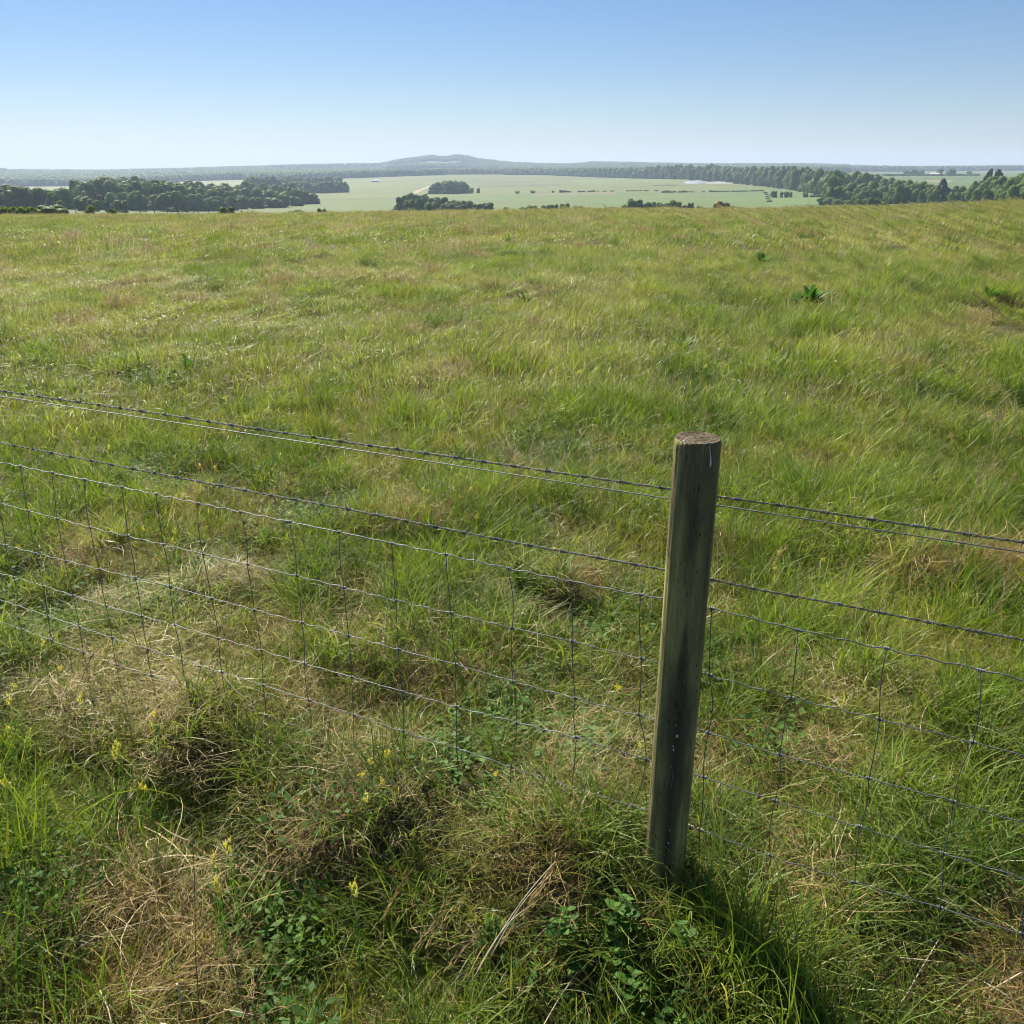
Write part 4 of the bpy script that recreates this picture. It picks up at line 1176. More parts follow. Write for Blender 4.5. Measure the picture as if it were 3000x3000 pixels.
# ---- the post
def wood_mat():
    m, nd, lk = new_mat('weathered_post')
    out = N(nd, "ShaderNodeOutputMaterial"); p = N(nd, "ShaderNodeBsdfPrincipled")
    tc = N(nd, "ShaderNodeTexCoord")
    mp = N(nd, "ShaderNodeMapping"); mp.inputs["Scale"].default_value = (38, 38, 2.2)
    lk.new(tc.outputs["Object"], mp.inputs[0])
    gr = N(nd, "ShaderNodeTexNoise"); gr.inputs["Scale"].default_value = 2.2; gr.inputs["Detail"].default_value = 7; gr.inputs["Roughness"].default_value = .65
    lk.new(mp.outputs[0], gr.inputs["Vector"])
    r1 = ramp(nd, [(0.28, (.13, .115, .050)), (0.44, (.27, .245, .095)), (0.58, (.40, .365, .14)), (0.75, (.52, .48, .23))])
    lk.new(gr.outputs["Fac"], r1.inputs[0])
    # blotches of darker weathering
    bl = N(nd, "ShaderNodeTexNoise"); bl.inputs["Scale"].default_value = 1.0; bl.inputs["Detail"].default_value = 4
    mp2 = N(nd, "ShaderNodeMapping"); mp2.inputs["Scale"].default_value = (11, 11, 2.6)
    lk.new(tc.outputs["Object"], mp2.inputs[0]); lk.new(mp2.outputs[0], bl.inputs["Vector"])
    r2 = ramp(nd, [(0.36, (0, 0, 0)), (0.62, (1, 1, 1))]); lk.new(bl.outputs["Fac"], r2.inputs[0])
    mx = N(nd, "ShaderNodeMix", data_type='RGBA'); lk.new(r2.outputs[0], mx.inputs[0])
    lk.new(r1.outputs[0], mx.inputs[7]); mx.inputs[6].default_value = (.10, .088, .052, 1)
    # long damp stain: attribute
    at = N(nd, "ShaderNodeAttribute", attribute_name="stain")
    na = N(nd, "ShaderNodeMath", operation='MULTIPLY_ADD'); na.inputs[1].default_value = 1.6; na.inputs[2].default_value = -.88
    lk.new(gr.outputs["Fac"], na.inputs[0])
    ad = N(nd, "ShaderNodeMath", operation='ADD', use_clamp=True); lk.new(at.outputs["Fac"], ad.inputs[0]); lk.new(na.outputs[0], ad.inputs[1])
    mx2 = N(nd, "ShaderNodeMix", data_type='RGBA'); lk.new(ad.outputs[0], mx2.inputs[0])
    lk.new(mx.outputs[2], mx2.inputs[6]); mx2.inputs[7].default_value = (.055, .047, .036, 1)
    # dark flecks and splits
    vo = N(nd, "ShaderNodeTexNoise"); vo.inputs["Scale"].default_value = 1.0; vo.inputs["Detail"].default_value = 2
    mp3 = N(nd, "ShaderNodeMapping"); mp3.inputs["Scale"].default_value = (190, 190, 42)
    lk.new(tc.outputs["Object"], mp3.inputs[0]); lk.new(mp3.outputs[0], vo.inputs["Vector"])
    r3a = ramp(nd, [(0.67, (0, 0, 0)), (0.74, (1, 1, 1))]); lk.new(vo.outputs["Fac"], r3a.inputs[0])
    ck = N(nd, "ShaderNodeTexNoise"); ck.inputs["Scale"].default_value = 1.0; ck.inputs["Detail"].default_value = 3
    mp4 = N(nd, "ShaderNodeMapping"); mp4.inputs["Scale"].default_value = (75, 75, 1.6)
    lk.new(tc.outputs["Object"], mp4.inputs[0]); lk.new(mp4.outputs[0], ck.inputs["Vector"])
    r3b = ramp(nd, [(0.475, (0, 0, 0)), (0.492, (1, 1, 1)), (0.508, (1, 1, 1)), (0.525, (0, 0, 0))]); lk.new(ck.outputs["Fac"], r3b.inputs[0])
    r3b_ = N(nd, "ShaderNodeMath", operation='MULTIPLY'); r3b_.inputs[1].default_value = .22; lk.new(r3b.outputs[0], r3b_.inputs[0])
    r3 = N(nd, "ShaderNodeMath", operation='MAXIMUM'); lk.new(r3a.outputs[0], r3.inputs[0]); lk.new(r3b_.outputs[0], r3.inputs[1])
    mx3 = N(nd, "ShaderNodeMix", data_type='RGBA'); lk.new(r3.outputs[0], mx3.inputs[0])
    lk.new(mx2.outputs[2], mx3.inputs[6]); mx3.inputs[7].default_value = (.03, .026, .02, 1)
    lk.new(mx3.outputs[2], p.inputs["Base Color"])
    bu = N(nd, "ShaderNodeBump"); bu.inputs["Strength"].default_value = 1.0; bu.inputs["Distance"].default_value = .0035
    sb = N(nd, "ShaderNodeMath", operation='MULTIPLY_ADD'); sb.inputs[1].default_value = -.8
    lk.new(r3.outputs[0], sb.inputs[0]); lk.new(gr.outputs["Fac"], sb.inputs[2])
    lk.new(sb.outputs[0], bu.inputs["Height"]); lk.new(bu.outputs[0], p.inputs["Normal"])
    p.inputs["Roughness"].default_value = .82; p.inputs["Specular IOR Level"].default_value = .2
    lk.new(p.outputs[0], out.inputs[0])
    return m

def top_mat():
    m, nd, lk = new_mat('post_end_grain')
    out = N(nd, "ShaderNodeOutputMaterial"); p = N(nd, "ShaderNodeBsdfPrincipled")
    tc = N(nd, "ShaderNodeTexCoord")
    a = N(nd, "ShaderNodeTexNoise"); a.inputs["Scale"].default_value = 130; a.inputs["Detail"].default_value = 6; a.inputs["Roughness"].default_value = .7
    b = N(nd, "ShaderNodeTexNoise"); b.inputs["Scale"].default_value = 35; b.inputs["Detail"].default_value = 3
    lk.new(tc.outputs["Object"], a.inputs["Vector"]); lk.new(tc.outputs["Object"], b.inputs["Vector"])
    r = ramp(nd, [(0.30, (.03, .025, .018)), (0.45, (.11, .09, .06)), (0.60, (.21, .18, .125)), (.75, (.32, .28, .21))]); lk.new(a.outputs["Fac"], r.inputs[0])
    r2 = ramp(nd, [(0.35, (.45, .42, .40)), (0.6, (1, 1, 1))]); lk.new(b.outputs["Fac"], r2.inputs[0])
    mx = N(nd, "ShaderNodeMix", data_type='RGBA', blend_type='MULTIPLY'); mx.inputs[0].default_value = 1
    lk.new(r.outputs[0], mx.inputs[6]); lk.new(r2.outputs[0], mx.inputs[7]); lk.new(mx.outputs[2], p.inputs["Base Color"])
    bu = N(nd, "ShaderNodeBump"); bu.inputs["Strength"].default_value = 1.0; bu.inputs["Distance"].default_value = .006
    lk.new(a.outputs["Fac"], bu.inputs["Height"]); lk.new(bu.outputs[0], p.inputs["Normal"])
    p.inputs["Roughness"].default_value = .95; p.inputs["Specular IOR Level"].default_value = .1
    lk.new(p.outputs[0], out.inputs[0]); return m

def build_post():
    rs = np.random.RandomState(4)
    K, n = 96, 160
    H = 1.195
    zs = np.linspace(-.35, H, n); a = np.arange(K) * 2 * math.pi / K
    Z, A = np.meshgrid(zs, a, indexing='ij')
    rr = .0505 + .0004 * (1 - Z) + .0010 * (fnoise(np.cos(A) * 2 + 9, Z * 1.5 + np.sin(A) * 2, 1.0, 3) - .5) * 2 + .0008 * (fnoise(np.cos(A) * 14, Z * 3 + np.sin(A) * 14, 1.0, 3) - .5) * 2
    # chamfered worn rim
    rr = rr - np.where(Z > H - .006, (Z - (H - .006)) / .006 * .0022, 0)
    # camera faces this bearing
    fa = math.atan2(-POST[1], -POST[0])
    def st(c, w): 
        d = (A - c + math.pi) % (2 * math.pi) - math.pi
        return np.exp(-(d / w) ** 2)
    # damp stain runs down the middle of the near side, widening in the middle of the post
    cen = fa + .12 + .10 * (fnoise(Z * 2, Z * 0 + 3, 1.0, 2) - .5)
    wid = np.interp(Z, [0, .3, .6, .72, .80, 1.2], [.36, .40, .34, .22, .12, .10])
    d = (A - cen + math.pi) % (2 * math.pi) - math.pi
    amp = np.interp(Z, [0, .15, .65, .74, .80, 1.2], [.75, 1, 1, .7, .15, .1])
    stain = np.exp(-(np.abs(d) / wid) ** 3) * amp
    stain = np.maximum(stain, .85 * st(fa + 1.0, .35) * np.interp(Z, [.6, .8, 1.0, 1.19], [.0, .7, .9, .6]))
    V = np.stack([rr * np.cos(A), rr * np.sin(A), Z], -1).reshape(-1, 3)
    i = np.arange(n - 1)[:, None] * K; j = np.arange(K)[None, :]
    q = np.stack([i + j, i + (j + 1) % K, i + K + (j + 1) % K, i + K + j], -1).reshape(-1, 4)
    # end grain: rings of vertices with rough, slightly hollow relief
    rings = [.93, .82, .68, .52, .36, .2, .08]
    Vt = []
    base = V[(n - 1) * K:]
    for f in rings:
        x, y = base[:, 0] * f, base[:, 1] * f
        z = H - .0015 * (1 - f) * 2 + .0045 * (fnoise(x, y, 160, 3) - .5)
        Vt.append(np.stack([x, y, z], -1))
    Vt = np.vstack(Vt); o0 = len(V)
    q2 = []
    prev = (n - 1) * K
    jj = np.arange(K)
    for k in range(len(rings)):
        cur = o0 + k * K
        q2.append(np.stack([prev + jj, prev + (jj + 1) % K, cur + (jj + 1) % K, cur + jj], -1)); prev = cur
    q2 = np.vstack(q2)
    c = o0 + len(Vt)
    t = np.stack([prev + jj, prev + (jj + 1) % K, np.full(K, c)], -1)
    VV = np.vstack([V, Vt, [[0, 0, H - .003]]])
    stain = np.concatenate([stain.ravel(), np.zeros(len(Vt) + 1)])
    mi = np.concatenate([np.zeros(len(q)), np.ones(len(q2)), np.ones(len(t))])
    me = mesh_np('fence_post', VV, [np.vstack([q, q2]), t], [wood_mat(), top_mat()], mi, {'stain': stain})
    o = obj('fence_post', me, fence)
    # bird droppings: a drip under the rim and specks down the face
    M['dropping'] = simple_mat('bird_dropping', (.62, .66, .66), rough=.8)
    r_ = .0512
    def surf(da, z, out=.0004):
        x = fa + da; return np.array([(r_ + out) * math.cos(x), (r_ + out) * math.sin(x), z])
    b = MB()
    # (drip) thin run widening to a drop
    b.tube([surf(.52, 1.190, -.0006), surf(.56, 1.180, -.0004), surf(.60, 1.168, -.0002), surf(.625, 1.158, -.0002), surf(.63, 1.150, 0), surf(.63, 1.143, -.0006)], [.0006, .0008, .0010, .0016, .0022, .0008], 8)
    for da, z, s in [(.02, .50, .0014), (-.03, .44, .0018), (.0, .43, .0024), (.12, .47, .0030), (.03, .47, .0009), (-.05, .38, .0010), (.10, .15, .0020), (.10, .19, .0016), (.09, .12, .0012), (.14, .11, .0010),
                     (.0, .80, .0010), (.18, 1.03, .0009), (.0, .36, .0008), (.22, .62, .0008), (-.04, .52, .0008), (.02, .54, .0008)]:
        s *= .7
        b.tube([surf(da, z + s * 2.4, -.0008), surf(da, z + s, -.0002), surf(da, z - s, -.0002), surf(da, z - s * 2.4, -.0008)], [s * .3, s, s * .9, s * .3], 8)
    b.tube([surf(.03 + .02 * math.sin(i * .8), .56 - i * .02, -.0009) for i in range(19)], .0006, 5)
    w = np.array([math.cos(fa - .75) * .040, math.sin(fa - .75) * .040, H - .001])
    b.tube([w + [-.004, 0, 0], w, w + [.004, .001, 0]], [.0012, .0032, .0012], 8)
    b.build('bird_dropping', M['dropping'], o)
    # staples holding the wires on the far side
    for key in ('b1', 'b2', 'm1', 'm3', 'm5'):
        z = float(np.interp(0, *(dense(LINES[key], .01))))
        s = MB(); c = F0 + np.array([0, 0, z])
        s.tube(to_local([c + FN * -.006 + [0, 0, .006], c + FN * .003 + [0, 0, .006], c + FN * .0055, c + FN * .003 - [0, 0, .006], c + FN * -.006 - [0, 0, .006]]), .0014, 5)
        s.build('staple', M['wire'], o)
build_post()

# ------------------------------------------------------------------ far fence on the brow (left)
M['oldwood'] = simple_mat('old_fence_wood', (.10, .085, .06), noise=(.16, .14, .10), noise_scale=8)
def far_fence():
    t = empty('far_fence', tuple(spot(340, 150)))
    base = Vector(t.location)
    tag(t, 'distant post and wire fence along the brow below the dark wood', 'fence')
    posts = [(208, 172, 1.5), (356, 155, 1.25), (398, 153, 1.25), (441, 151, 1.25), (480, 149, 1.2), (511, 147, 1.3), (538, 146, .95), (555, 146, .8), (570, 145, 1.0), (603, 144, .9), (700, 140, .9)]
    tops = []
    rs = random.Random(2)
    for px, D, h in posts:
        p = spot(px, D) - base
        MB().tube([(p.x, p.y, p.z - .3), (p.x + rs.uniform(-.03, .03), p.y, p.z + h * .5), (p.x + rs.uniform(-.08, .08), p.y, p.z + h)], [.075, .07, .065], 8).build('post', M['oldwood'], t)
        tops.append((p.x, p.y, p.z + h * .85))
    for k in (1.0, .6):
        b = MB(); b.tube([(x, y, z - (1 - k) * 1.0) for x, y, z in tops], .008, 4); b.build('wire', M['wire_dark'], t)
far_fence()

# ------------------------------------------------------------------ buildings and covers in the valley
M['white_roof'] = simple_mat('pale_roof', (.62, .62, .60), noise=(.52, .52, .50), noise_scale=.5, rough=.5)
M['barn_wall'] = simple_mat('barn_wall', (.22, .18, .15), noise=(.28, .23, .19), noise_scale=.8)
M['poly'] = simple_mat('polythene', (.15, .18, .23), noise=(.20, .235, .29), noise_scale=.3, rough=.7, spec=.3)
M['fleece'] = simple_mat('crop_fleece', (.20, .22, .22), noise=(.165, .185, .165), noise_scale=.08, rough=.7)

def barn(px, D, w, dp, h, label, rz=0.0):
    p = spot(px, D); t = empty('barn', tuple(p), -az_of(px) + rz); tag(t, label, 'barn')
    x, y = w / 2, dp / 2
    e = h * .6
    v = [(-x, -y, -1), (x, -y, -1), (x, y, -1), (-x, y, -1), (-x, -y, e), (x, -y, e), (x, y, e), (-x, y, e), (-x, 0, h), (x, 0, h)]
    MB().poly(v, [(0, 1, 5, 4), (1, 2, 6, 5), (2, 3, 7, 6), (3, 0, 4, 7), (4, 8, 7), (5, 6, 9)]).build('wall', M['barn_wall'], t, smooth=False)
    o = .4
    sl = (h - e) / y
    v = []
    for lift in (.06, .22):
        v += [(-x - o, -y - o, e - o * sl + lift), (x + o, -y - o, e - o * sl + lift), (x + o, 0, h + lift), (-x - o, 0, h + lift), (-x - o, y + o, e - o * sl + lift), (x + o, y + o, e - o * sl + lift)]
    MB().poly(v, [(0, 3, 2, 1), (3, 4, 5, 2), (6, 7, 8, 9), (9, 8, 11, 10), (0, 1, 7, 6), (4, 10, 11, 5), (0, 6, 9, 3), (3, 9, 10, 4), (1, 2, 8, 7), (2, 5, 11, 8)]).build('roof', M['white_roof'], t, smooth=False)
    dv = [(-w * .12, -y - .03, -.5), (w * .12, -y - .03, -.5), (w * .12, -y - .03, e * .8), (-w * .12, -y - .03, e * .8), (-w * .12, -y + .02, -.5), (w * .12, -y + .02, -.5), (w * .12, -y + .02, e * .8), (-w * .12, -y + .02, e * .8)]
    MB().poly(dv, [(0, 1, 2, 3), (1, 5, 6, 2), (4, 0, 3, 7), (3, 2, 6, 7)]).build('door', M['oldwood'], t, smooth=False)
barn(2733, 1740, 14, 9, 5, 'small barn with a white roof on the skyline at far right')
barn(312, 590, 9, 6, 4.2, 'low pale-roofed building tucked against the dark wood at left', .3)
barn(1100, 2000, 16, 8, 4, 'long low white-roofed shed at the foot of the hazy hill', .1)

def cover(px0, px1, D0, D1, h, mat, name, label, cat):
    """sheeting laid over a low mound"""
    K, n = 28, 9
    V = []
    a = np.linspace(0, 2 * math.pi, K, endpoint=False)
    pc, pw, Dc, Dw = (px0 + px1) / 2, (px1 - px0) / 2, (D0 + D1) / 2, (D1 - D0) / 2
    c = spot(pc, Dc)
    for k in range(n):
        f = 1 - k / (n - 1)
        for t in a:
            p = spot(pc + pw * f * math.cos(t), Dc + Dw * f * math.sin(t))
            V.append((p.x - c.x, p.y - c.y, p.z - c.z - .2 + (h + .2) * (1 - f ** 3)))
    q = [(k * K + j, k * K + (j + 1) % K, (k + 1) * K + (j + 1) % K, (k + 1) * K + j) for k in range(n - 1) for j in range(K)]
    o = MB().poly(np.array(V), q).build(name, mat, None, loc=tuple(c)); tag(o, label, cat)
cover(2003, 2072, 1430, 1590, 2.2, M['poly'], 'polytunnel', 'silvery plastic tunnel at the left end of the covered crop', 'polytunnel')
cover(2188, 2240, 1300, 1440, 2.4, M['poly'], 'polytunnel', 'silvery plastic tunnel at the right end of the covered crop', 'polytunnel')
cover(2060, 2205, 1400, 1530, 1.6, M['fleece'], 'crop_cover', 'flat greyish crop cover lying between the two plastic tunnels', 'crop cover')

# ------------------------------------------------------------------ flowers
M['yellow'] = leaf_mat('yellow_petals', [(0, (.55, .48, .06)), (1, (.66, .64, .20))], trans=.3, noise_scale=20)
def flower_meshes(seed):
    rs = np.random.RandomState(seed)
    V, q, al, rn = blades(rs, 2, .004, (.15, .01), (.0030, .0003), (.05, .05), (.15, .1), 0, 5, taper=.2, floor=None)
    V[:, 2] -= .02
    L, lq, la, lr = blades(rs, 12, .002, (.030, .006), (.008, .002), (1.0, .2), (.5, .2), 0, 3, floor=None)
    L[:, 2] += np.repeat(np.linspace(.01, .10, 12), 8)
    stem = clump('stem', [((V, q, al, rn), 0), ((L, lq, la, lr), 0)], [M['leaf']])
    hv = []; hq = []; n = 0
    for k in range(9):
        c = np.array([rs.normal() * .008, rs.normal() * .008, .130 + rs.rand() * .022])
        v, qq, _, _ = blades(rs, 5, .0015, (.011, .002), (.0065, .001), (.7, .4), (.5, .4), 0, 2, floor=None, taper=.7)
        hv.append(v + c); hq.append(qq + n); n += len(v)
    me = mesh_np('flower_head', np.vstack(hv), np.vstack(hq), [M['yellow']], attrs={'rnd': rs.rand(n)})
    return stem, me
FM = [flower_meshes(300 + i) for i in range(4)]
def flowers(lst, where, h=.13, s=1.0):
    lst = sorted(lst)
    for i, (px, py) in enumerate(lst):
        p = at_height(px, py, h)
        if py < 1250:     # on the sloping meadow: march along the sight line to the land
            r = ray(px, py); r = r / np.linalg.norm(r)
            for t in np.arange(3, 150, .05):
                p = r * t + [0, 0, EYE]
                if p[2] < float(ground_z(p[0], p[1])) + h * s: break
        z = float(ground_z(p[0], p[1]))
        rs = random.Random(int(px + py))
        e = empty('yellow_flower', (p[0], p[1], z), rs.random() * 6.28)
        k = max(.8, (p[2] - z) / .15) if py >= 1250 else s
        e.scale = (s * .55, s * .55, k)
        st, hd = rs.choice(FM)
        obj('stem', st, e); obj('flower_head', hd, e)
        lab = ('leftmost yellow flower ' if i == 0 else 'rightmost yellow flower ' if i == len(lst) - 1 else ORD[i] + ' yellow flower from left ') + where
        tag(e, lab, 'flower', 'yellow wildflowers in the grass')
flowers([(21, 2132), (23, 2044), (235, 2042), (450, 2086), (445, 2124), (342, 2174), (336, 2197), (419, 2290), (178, 1954), (39, 2005)], 'in the dark hollow this side of the fence')
flowers([(668, 2469), (626, 2513), (631, 2580), (10, 2285)], 'in the bottom left grass below the netting')
flowers([(1088, 2252), (1059, 2278), (1122, 2292), (1136, 2235), (1071, 2332), (1452, 2264), (1035, 2590)], 'near the lowest wires in the middle')
flowers([(1877, 2184), (1811, 2010), (1700, 1573), (1623, 1624)], 'just left of the fence post')
flowers([(1242, 1448), (1455, 1414), (1381, 1442), (1350, 1462), (1398, 1510), (985, 1479), (1255, 1455)], 'between the plain wire and the netting, in the middle')
flowers([(52, 1600), (510, 1553), (505, 1579), (419, 1545), (225, 1325), (631, 1366), (585, 1361), (318, 1307), (124, 1879)], 'seen through the left half of the netting', s=.9)
flowers([(2282, 1616), (2269, 1665), (2569, 1572), (2481, 1554), (2828, 1740), (2414, 1636), (2270, 1690)], 'right of the post between the barbed wires')
flowers([(466, 860), (455, 856), (480, 862), (885, 782), (895, 786), (295, 712), (31, 778), (598, 712), (334, 980), (62, 1058), (660, 1178), (40, 1062)], 'out in the open meadow at left', s=1.5)
flowers([(2432, 1004), (2307, 1070), (2067, 1081), (1756, 1011), (2781, 899), (2354, 759), (2560, 1010), (1900, 870), (2650, 800), (1700, 1100)], 'out in the open meadow at right', s=1.4)

# ------------------------------------------------------------------ broad-leaved plants
def leaf_blade(rs, L, W, th, kap, psi, seg=6):
    V, q, al, rn = blades(rs, 1, .0005, (L, .001), (W, .0005), (th, .02), (kap, .02), 0, seg, psi=(psi, .01), roll=.15, floor=None)
    m = V.reshape(seg + 1, 2, 3); t = np.arange(seg + 1) / seg
    w = np.sin(np.clip(t * .93 + .05, 0, 1) * math.pi) ** .7
    c = m.mean(1, keepdims=True); base = m[0, 1] - m[0, 0]; base = base / np.linalg.norm(base)
    hw = w * W / 2
    m[:, 0] = c[:, 0] - base * hw[:, None]; m[:, 1] = c[:, 0] + base * hw[:, None]
    return m.reshape(-1, 3), q, al, rn

def dock(px, py, size, label, seed, n=16, name='dock_plant'):
    rs = np.random.RandomState(seed)
    r = ray(px, py); r /= np.linalg.norm(r)
    for t in np.arange(1.5, 150, .02):
        p = r * t + [0, 0, EYE]
        if p[2] < float(ground_z(p[0], p[1])): break
    e = empty(name, (p[0], p[1], float(ground_z(p[0], p[1]))), rs.rand() * 6)
    tag(e, label, 'plant', 'broad-leaved docks in the meadow')
    for k in range(int(n * 2.4)):
        v, q, al, rn = leaf_blade(rs, size * rs.uniform(.4, .75), size * .13, rs.uniform(.1, .9), rs.uniform(.5, 1.1), k * 2.4, 6)
        obj('leaf', mesh_np('leaf', v, q, [M['leaf']], attrs={'along': al, 'rnd': rn}), e)
dock(2370, 905, .55, 'big dark green dock clump in the upper right meadow', 1, 26)
dock(2330, 900, .40, 'smaller dark dock left of the big clump in the upper right meadow', 2, 14)
dock(2905, 895, .50, 'dark dock clump near the right edge of the meadow', 3, 20)
dock(2000, 1035, .36, 'dark leafy clump above the fence post', 4, 18)
dock(2690, 880, .34, 'faint leafy clump between the two big docks', 5, 12)
dock(2230, 780, .5, 'small dark clump high in the right meadow', 6, 14)
dock(1490, 715, .6, 'small dark clump near the top of the meadow, middle', 7, 12)
dock(560, 1095, .32, 'dark leafy clump above the left end of the barbed wire', 8, 16)
dock(1540, 905, .4, 'dark leafy clump in the centre of the meadow', 9, 14)
dock(1410, 1495, .12, 'small bright green rosette behind the second barbed strand', 10, 12)
dock(1525, 1720, .16, 'upright green dock behind the netting left of the post', 11, 8)
dock(350, 1430, .16, 'green leafy patch behind the top netting wire at left', 12, 16)
dock(300, 1400, .15, 'green leafy patch touching the lower barbed strand at left', 13, 14)
dock(2150, 2900, .12, 'small broad-leaved plant low in the right foreground', 14, 10)

def nettle(px, py, h, label, seed):
    rs = np.random.RandomState(seed)
    p = at_height(px, py, h * .8); z = float(ground_z(p[0], p[1]))
    e = empty('nettle_plant', (p[0], p[1], z), rs.rand() * 6); tag(e, label, 'plant', 'young nettles by the post')
    lean = rs.normal(0, .1, 2)
    P = [np.array([lean[0] * t * h, lean[1] * t * h, t * h - .01]) for t in np.linspace(0, 1, 6)]
    MB().tube(P, np.linspace(.0016, .0008, 6), 6).build('stem', M['leaf'], e)
    for k in range(7):
        t = .25 + .75 * k / 6
        c = np.array([lean[0] * t * h, lean[1] * t * h, t * h])
        for s in (0, math.pi):
            L = .042 * (1.15 - .6 * abs(t - .45)) * (1 if k < 5 else .65)
            v, q, al, rn = leaf_blade(rs, L, L * .62, rs.uniform(.9, 1.2), .5, k * 1.57 + s, 6)
            obj('leaf', mesh_np('leaf', v + c, q, [M['leaf']], attrs={'along': al, 'rnd': rn}), e)
nettle(1800, 2570, .20, 'nettle with its top just left of the foot of the post', 1)
nettle(1835, 2590, .17, 'nettle right against the foot of the post, left side', 2)
nettle(1640, 2590, .16, 'nettle half way between the post and the leaning seed heads', 3)
nettle(1855, 2740, .16, 'nettle in shade straight below the post', 4)
nettle(1820, 2690, .13, 'small nettle left of the one below the post', 5)
nettle(1680, 2925, .16, 'leftmost nettle at the bottom edge of the ground', 6)
nettle(1735, 2920, .14, 'rightmost nettle at the bottom edge of the ground', 7)
nettle(1445, 2600, .11, 'small nettle left of the leaning seed heads', 8)
nettle(2060, 2690, .12, 'small nettle right of the foot of the post', 9)

# ------------------------------------------------------------------ dry stalks, seed heads, single stems
M['straw'] = simple_mat('bleached_straw', (.50, .41, .28), noise=(.60, .52, .40), noise_scale=40, rough=.6)
M['twig'] = simple_mat('brown_stalk', (.33, .20, .12), noise=(.42, .28, .17), noise_scale=40, rough=.7)
M['darkstem'] = simple_mat('dark_stem', (.055, .045, .03), noise=(.10, .08, .05), noise_scale=40, rough=.7)
def stalk(pts, hts, r, mat, name, label, cat='stalk', group='dry stalks among the grass'):
    P = np.array([at_height(px, py, h) for (px, py), h in zip(pts, hts)])
    base = P[0].copy(); g = float(ground_z(base[0], base[1])); P[:, 2] += g * .7
    t = np.linspace(0, 1, len(P)); tt = np.linspace(0, 1, 4 * len(P))
    Q = np.stack([np.interp(tt, t, P[:, k]) for k in range(3)], -1)
    o = MB().tube(Q - base, np.linspace(r, r * .55, len(Q)), 6).build(name, mat, None, loc=tuple(base)); tag(o, label, cat, group)
stalk([(2600, 2965), (2660, 2885), (2715, 2790), (2762, 2712)], [.02, .04, .06, .08], .0022, M['straw'], 'dry_stalk', 'thick bleached stalk leaning right under the lowest wires')
stalk([(2165, 3010), (2185, 2905), (2232, 2850), (2232, 2705)], [.02, .08, .12, .17], .0018, M['twig'], 'dry_stalk', 'kinked brown stalk, taller of two near the bottom right of the post')
stalk([(2150, 2980), (2162, 2822), (2197, 2758)], [.02, .09, .13], .0014, M['twig'], 'dry_stalk', 'kinked brown stalk, shorter of two near the bottom right of the post')
stalk([(1530, 2985), (1640, 2800), (1700, 2715)], [.02, .05, .08], .0017, M['straw'], 'dry_stalk', 'long pale stalk slanting up towards the nettles')
stalk([(1565, 2672), (1630, 2610), (1690, 2552)], [.05, .07, .09], .0014, M['straw'], 'dry_stalk', 'short tan stalk above the long pale one')
stalk([(2640, 2790), (2785, 2805)], [.06, .06], .0012, M['straw'], 'dry_stalk', 'thin stalk lying level under the lowest netting wire at right')
stalk([(2446, 2620), (2446, 2460)], [.02, .12], .0011, M['straw'], 'dry_stalk', 'upright pale straw just behind the lower netting at right')
stalk([(2900, 2905), (2960, 2870), (3020, 2835)], [.03, .05, .07], .0024, M['straw'], 'dry_stalk', 'bleached twig at the bottom right corner')
stalk([(2880, 2990), (2905, 2900)], [.02, .05], .0015, M['twig'], 'dry_stalk', 'brown twig rising to the bleached corner twig')
stalk([(620, 2370), (660, 2300), (692, 2262)], [.02, .05, .06], .0013, M['straw'], 'dry_stalk', 'pale forked stalk, left arm, under the netting at left')
stalk([(692, 2255), (735, 2275), (780, 2340)], [.06, .05, .03], .0013, M['straw'], 'dry_stalk', 'pale forked stalk, right arm, under the netting at left')
stalk([(560, 2195), (650, 2175)], [.03, .05], .0011, M['straw'], 'dry_stalk', 'thin stalk lying right of the flowers in the hollow')
stalk([(645, 1990), (690, 2045), (748, 2095)], [.12, .08, .04], .0017, M['straw'], 'dry_stalk', 'bleached stalk leaning on the lower netting at left')
stalk([(55, 2990), (200, 2870), (340, 2815), (480, 2810)], [.02, .04, .05, .06], .0014, M['straw'], 'dry_stalk', 'long curved straw across the bottom left corner')
stalk([(180, 3010), (250, 2900), (300, 2855), (430, 2800), (720, 2690)], [.02, .04, .05, .06, .08], .0014, M['twig'], 'dry_stalk', 'longest tan straw fanning right from the bottom left corner')
stalk([(275, 2825), (300, 2880), (315, 2950), (345, 3010)], [.05, .04, .03, .02], .0016, M['straw'], 'dry_stalk', 'white curved straw at bottom left, left of two')
stalk([(400, 2920), (405, 3010)], [.05, .02], .0015, M['straw'], 'dry_stalk', 'white short straw at bottom left, right of two')
stalk([(505, 2810), (520, 2870)], [.06, .03], .0022, M['straw'], 'dry_stalk', 'short thick white straw standing in the bottom left thatch')
stalk([(455, 2920), (540, 2935)], [.03, .04], .0016, M['straw'], 'dry_stalk', 'thick straw lying flat below the short white one')
stalk([(500, 2960), (550, 2975), (590, 3020)], [.05, .05, .02], .0020, M['twig'], 'dry_stalk', 'reddish arched stalk on the bottom edge at left')
stalk([(700, 2890), (860, 2835)], [.02, .05], .0012, M['twig'], 'dry_stalk', 'fine tan stalk left of the bottom green tuft')
stalk([(640, 2860), (730, 2875)], [.04, .05], .0014, M['straw'], 'dry_stalk', 'pale straw lying left of the bottom green tuft')
stalk([(405, 2710), (455, 2650), (500, 2590)], [.02, .05, .08], .0012, M['straw'], 'dry_stalk', 'thin stalk standing in the brown mound at lower left')
stalk([(160, 2735), (280, 2660), (430, 2620)], [.04, .08, .08], .0011, M['straw'], 'dry_stalk', 'thin stalk lying over the brown mound at lower left')
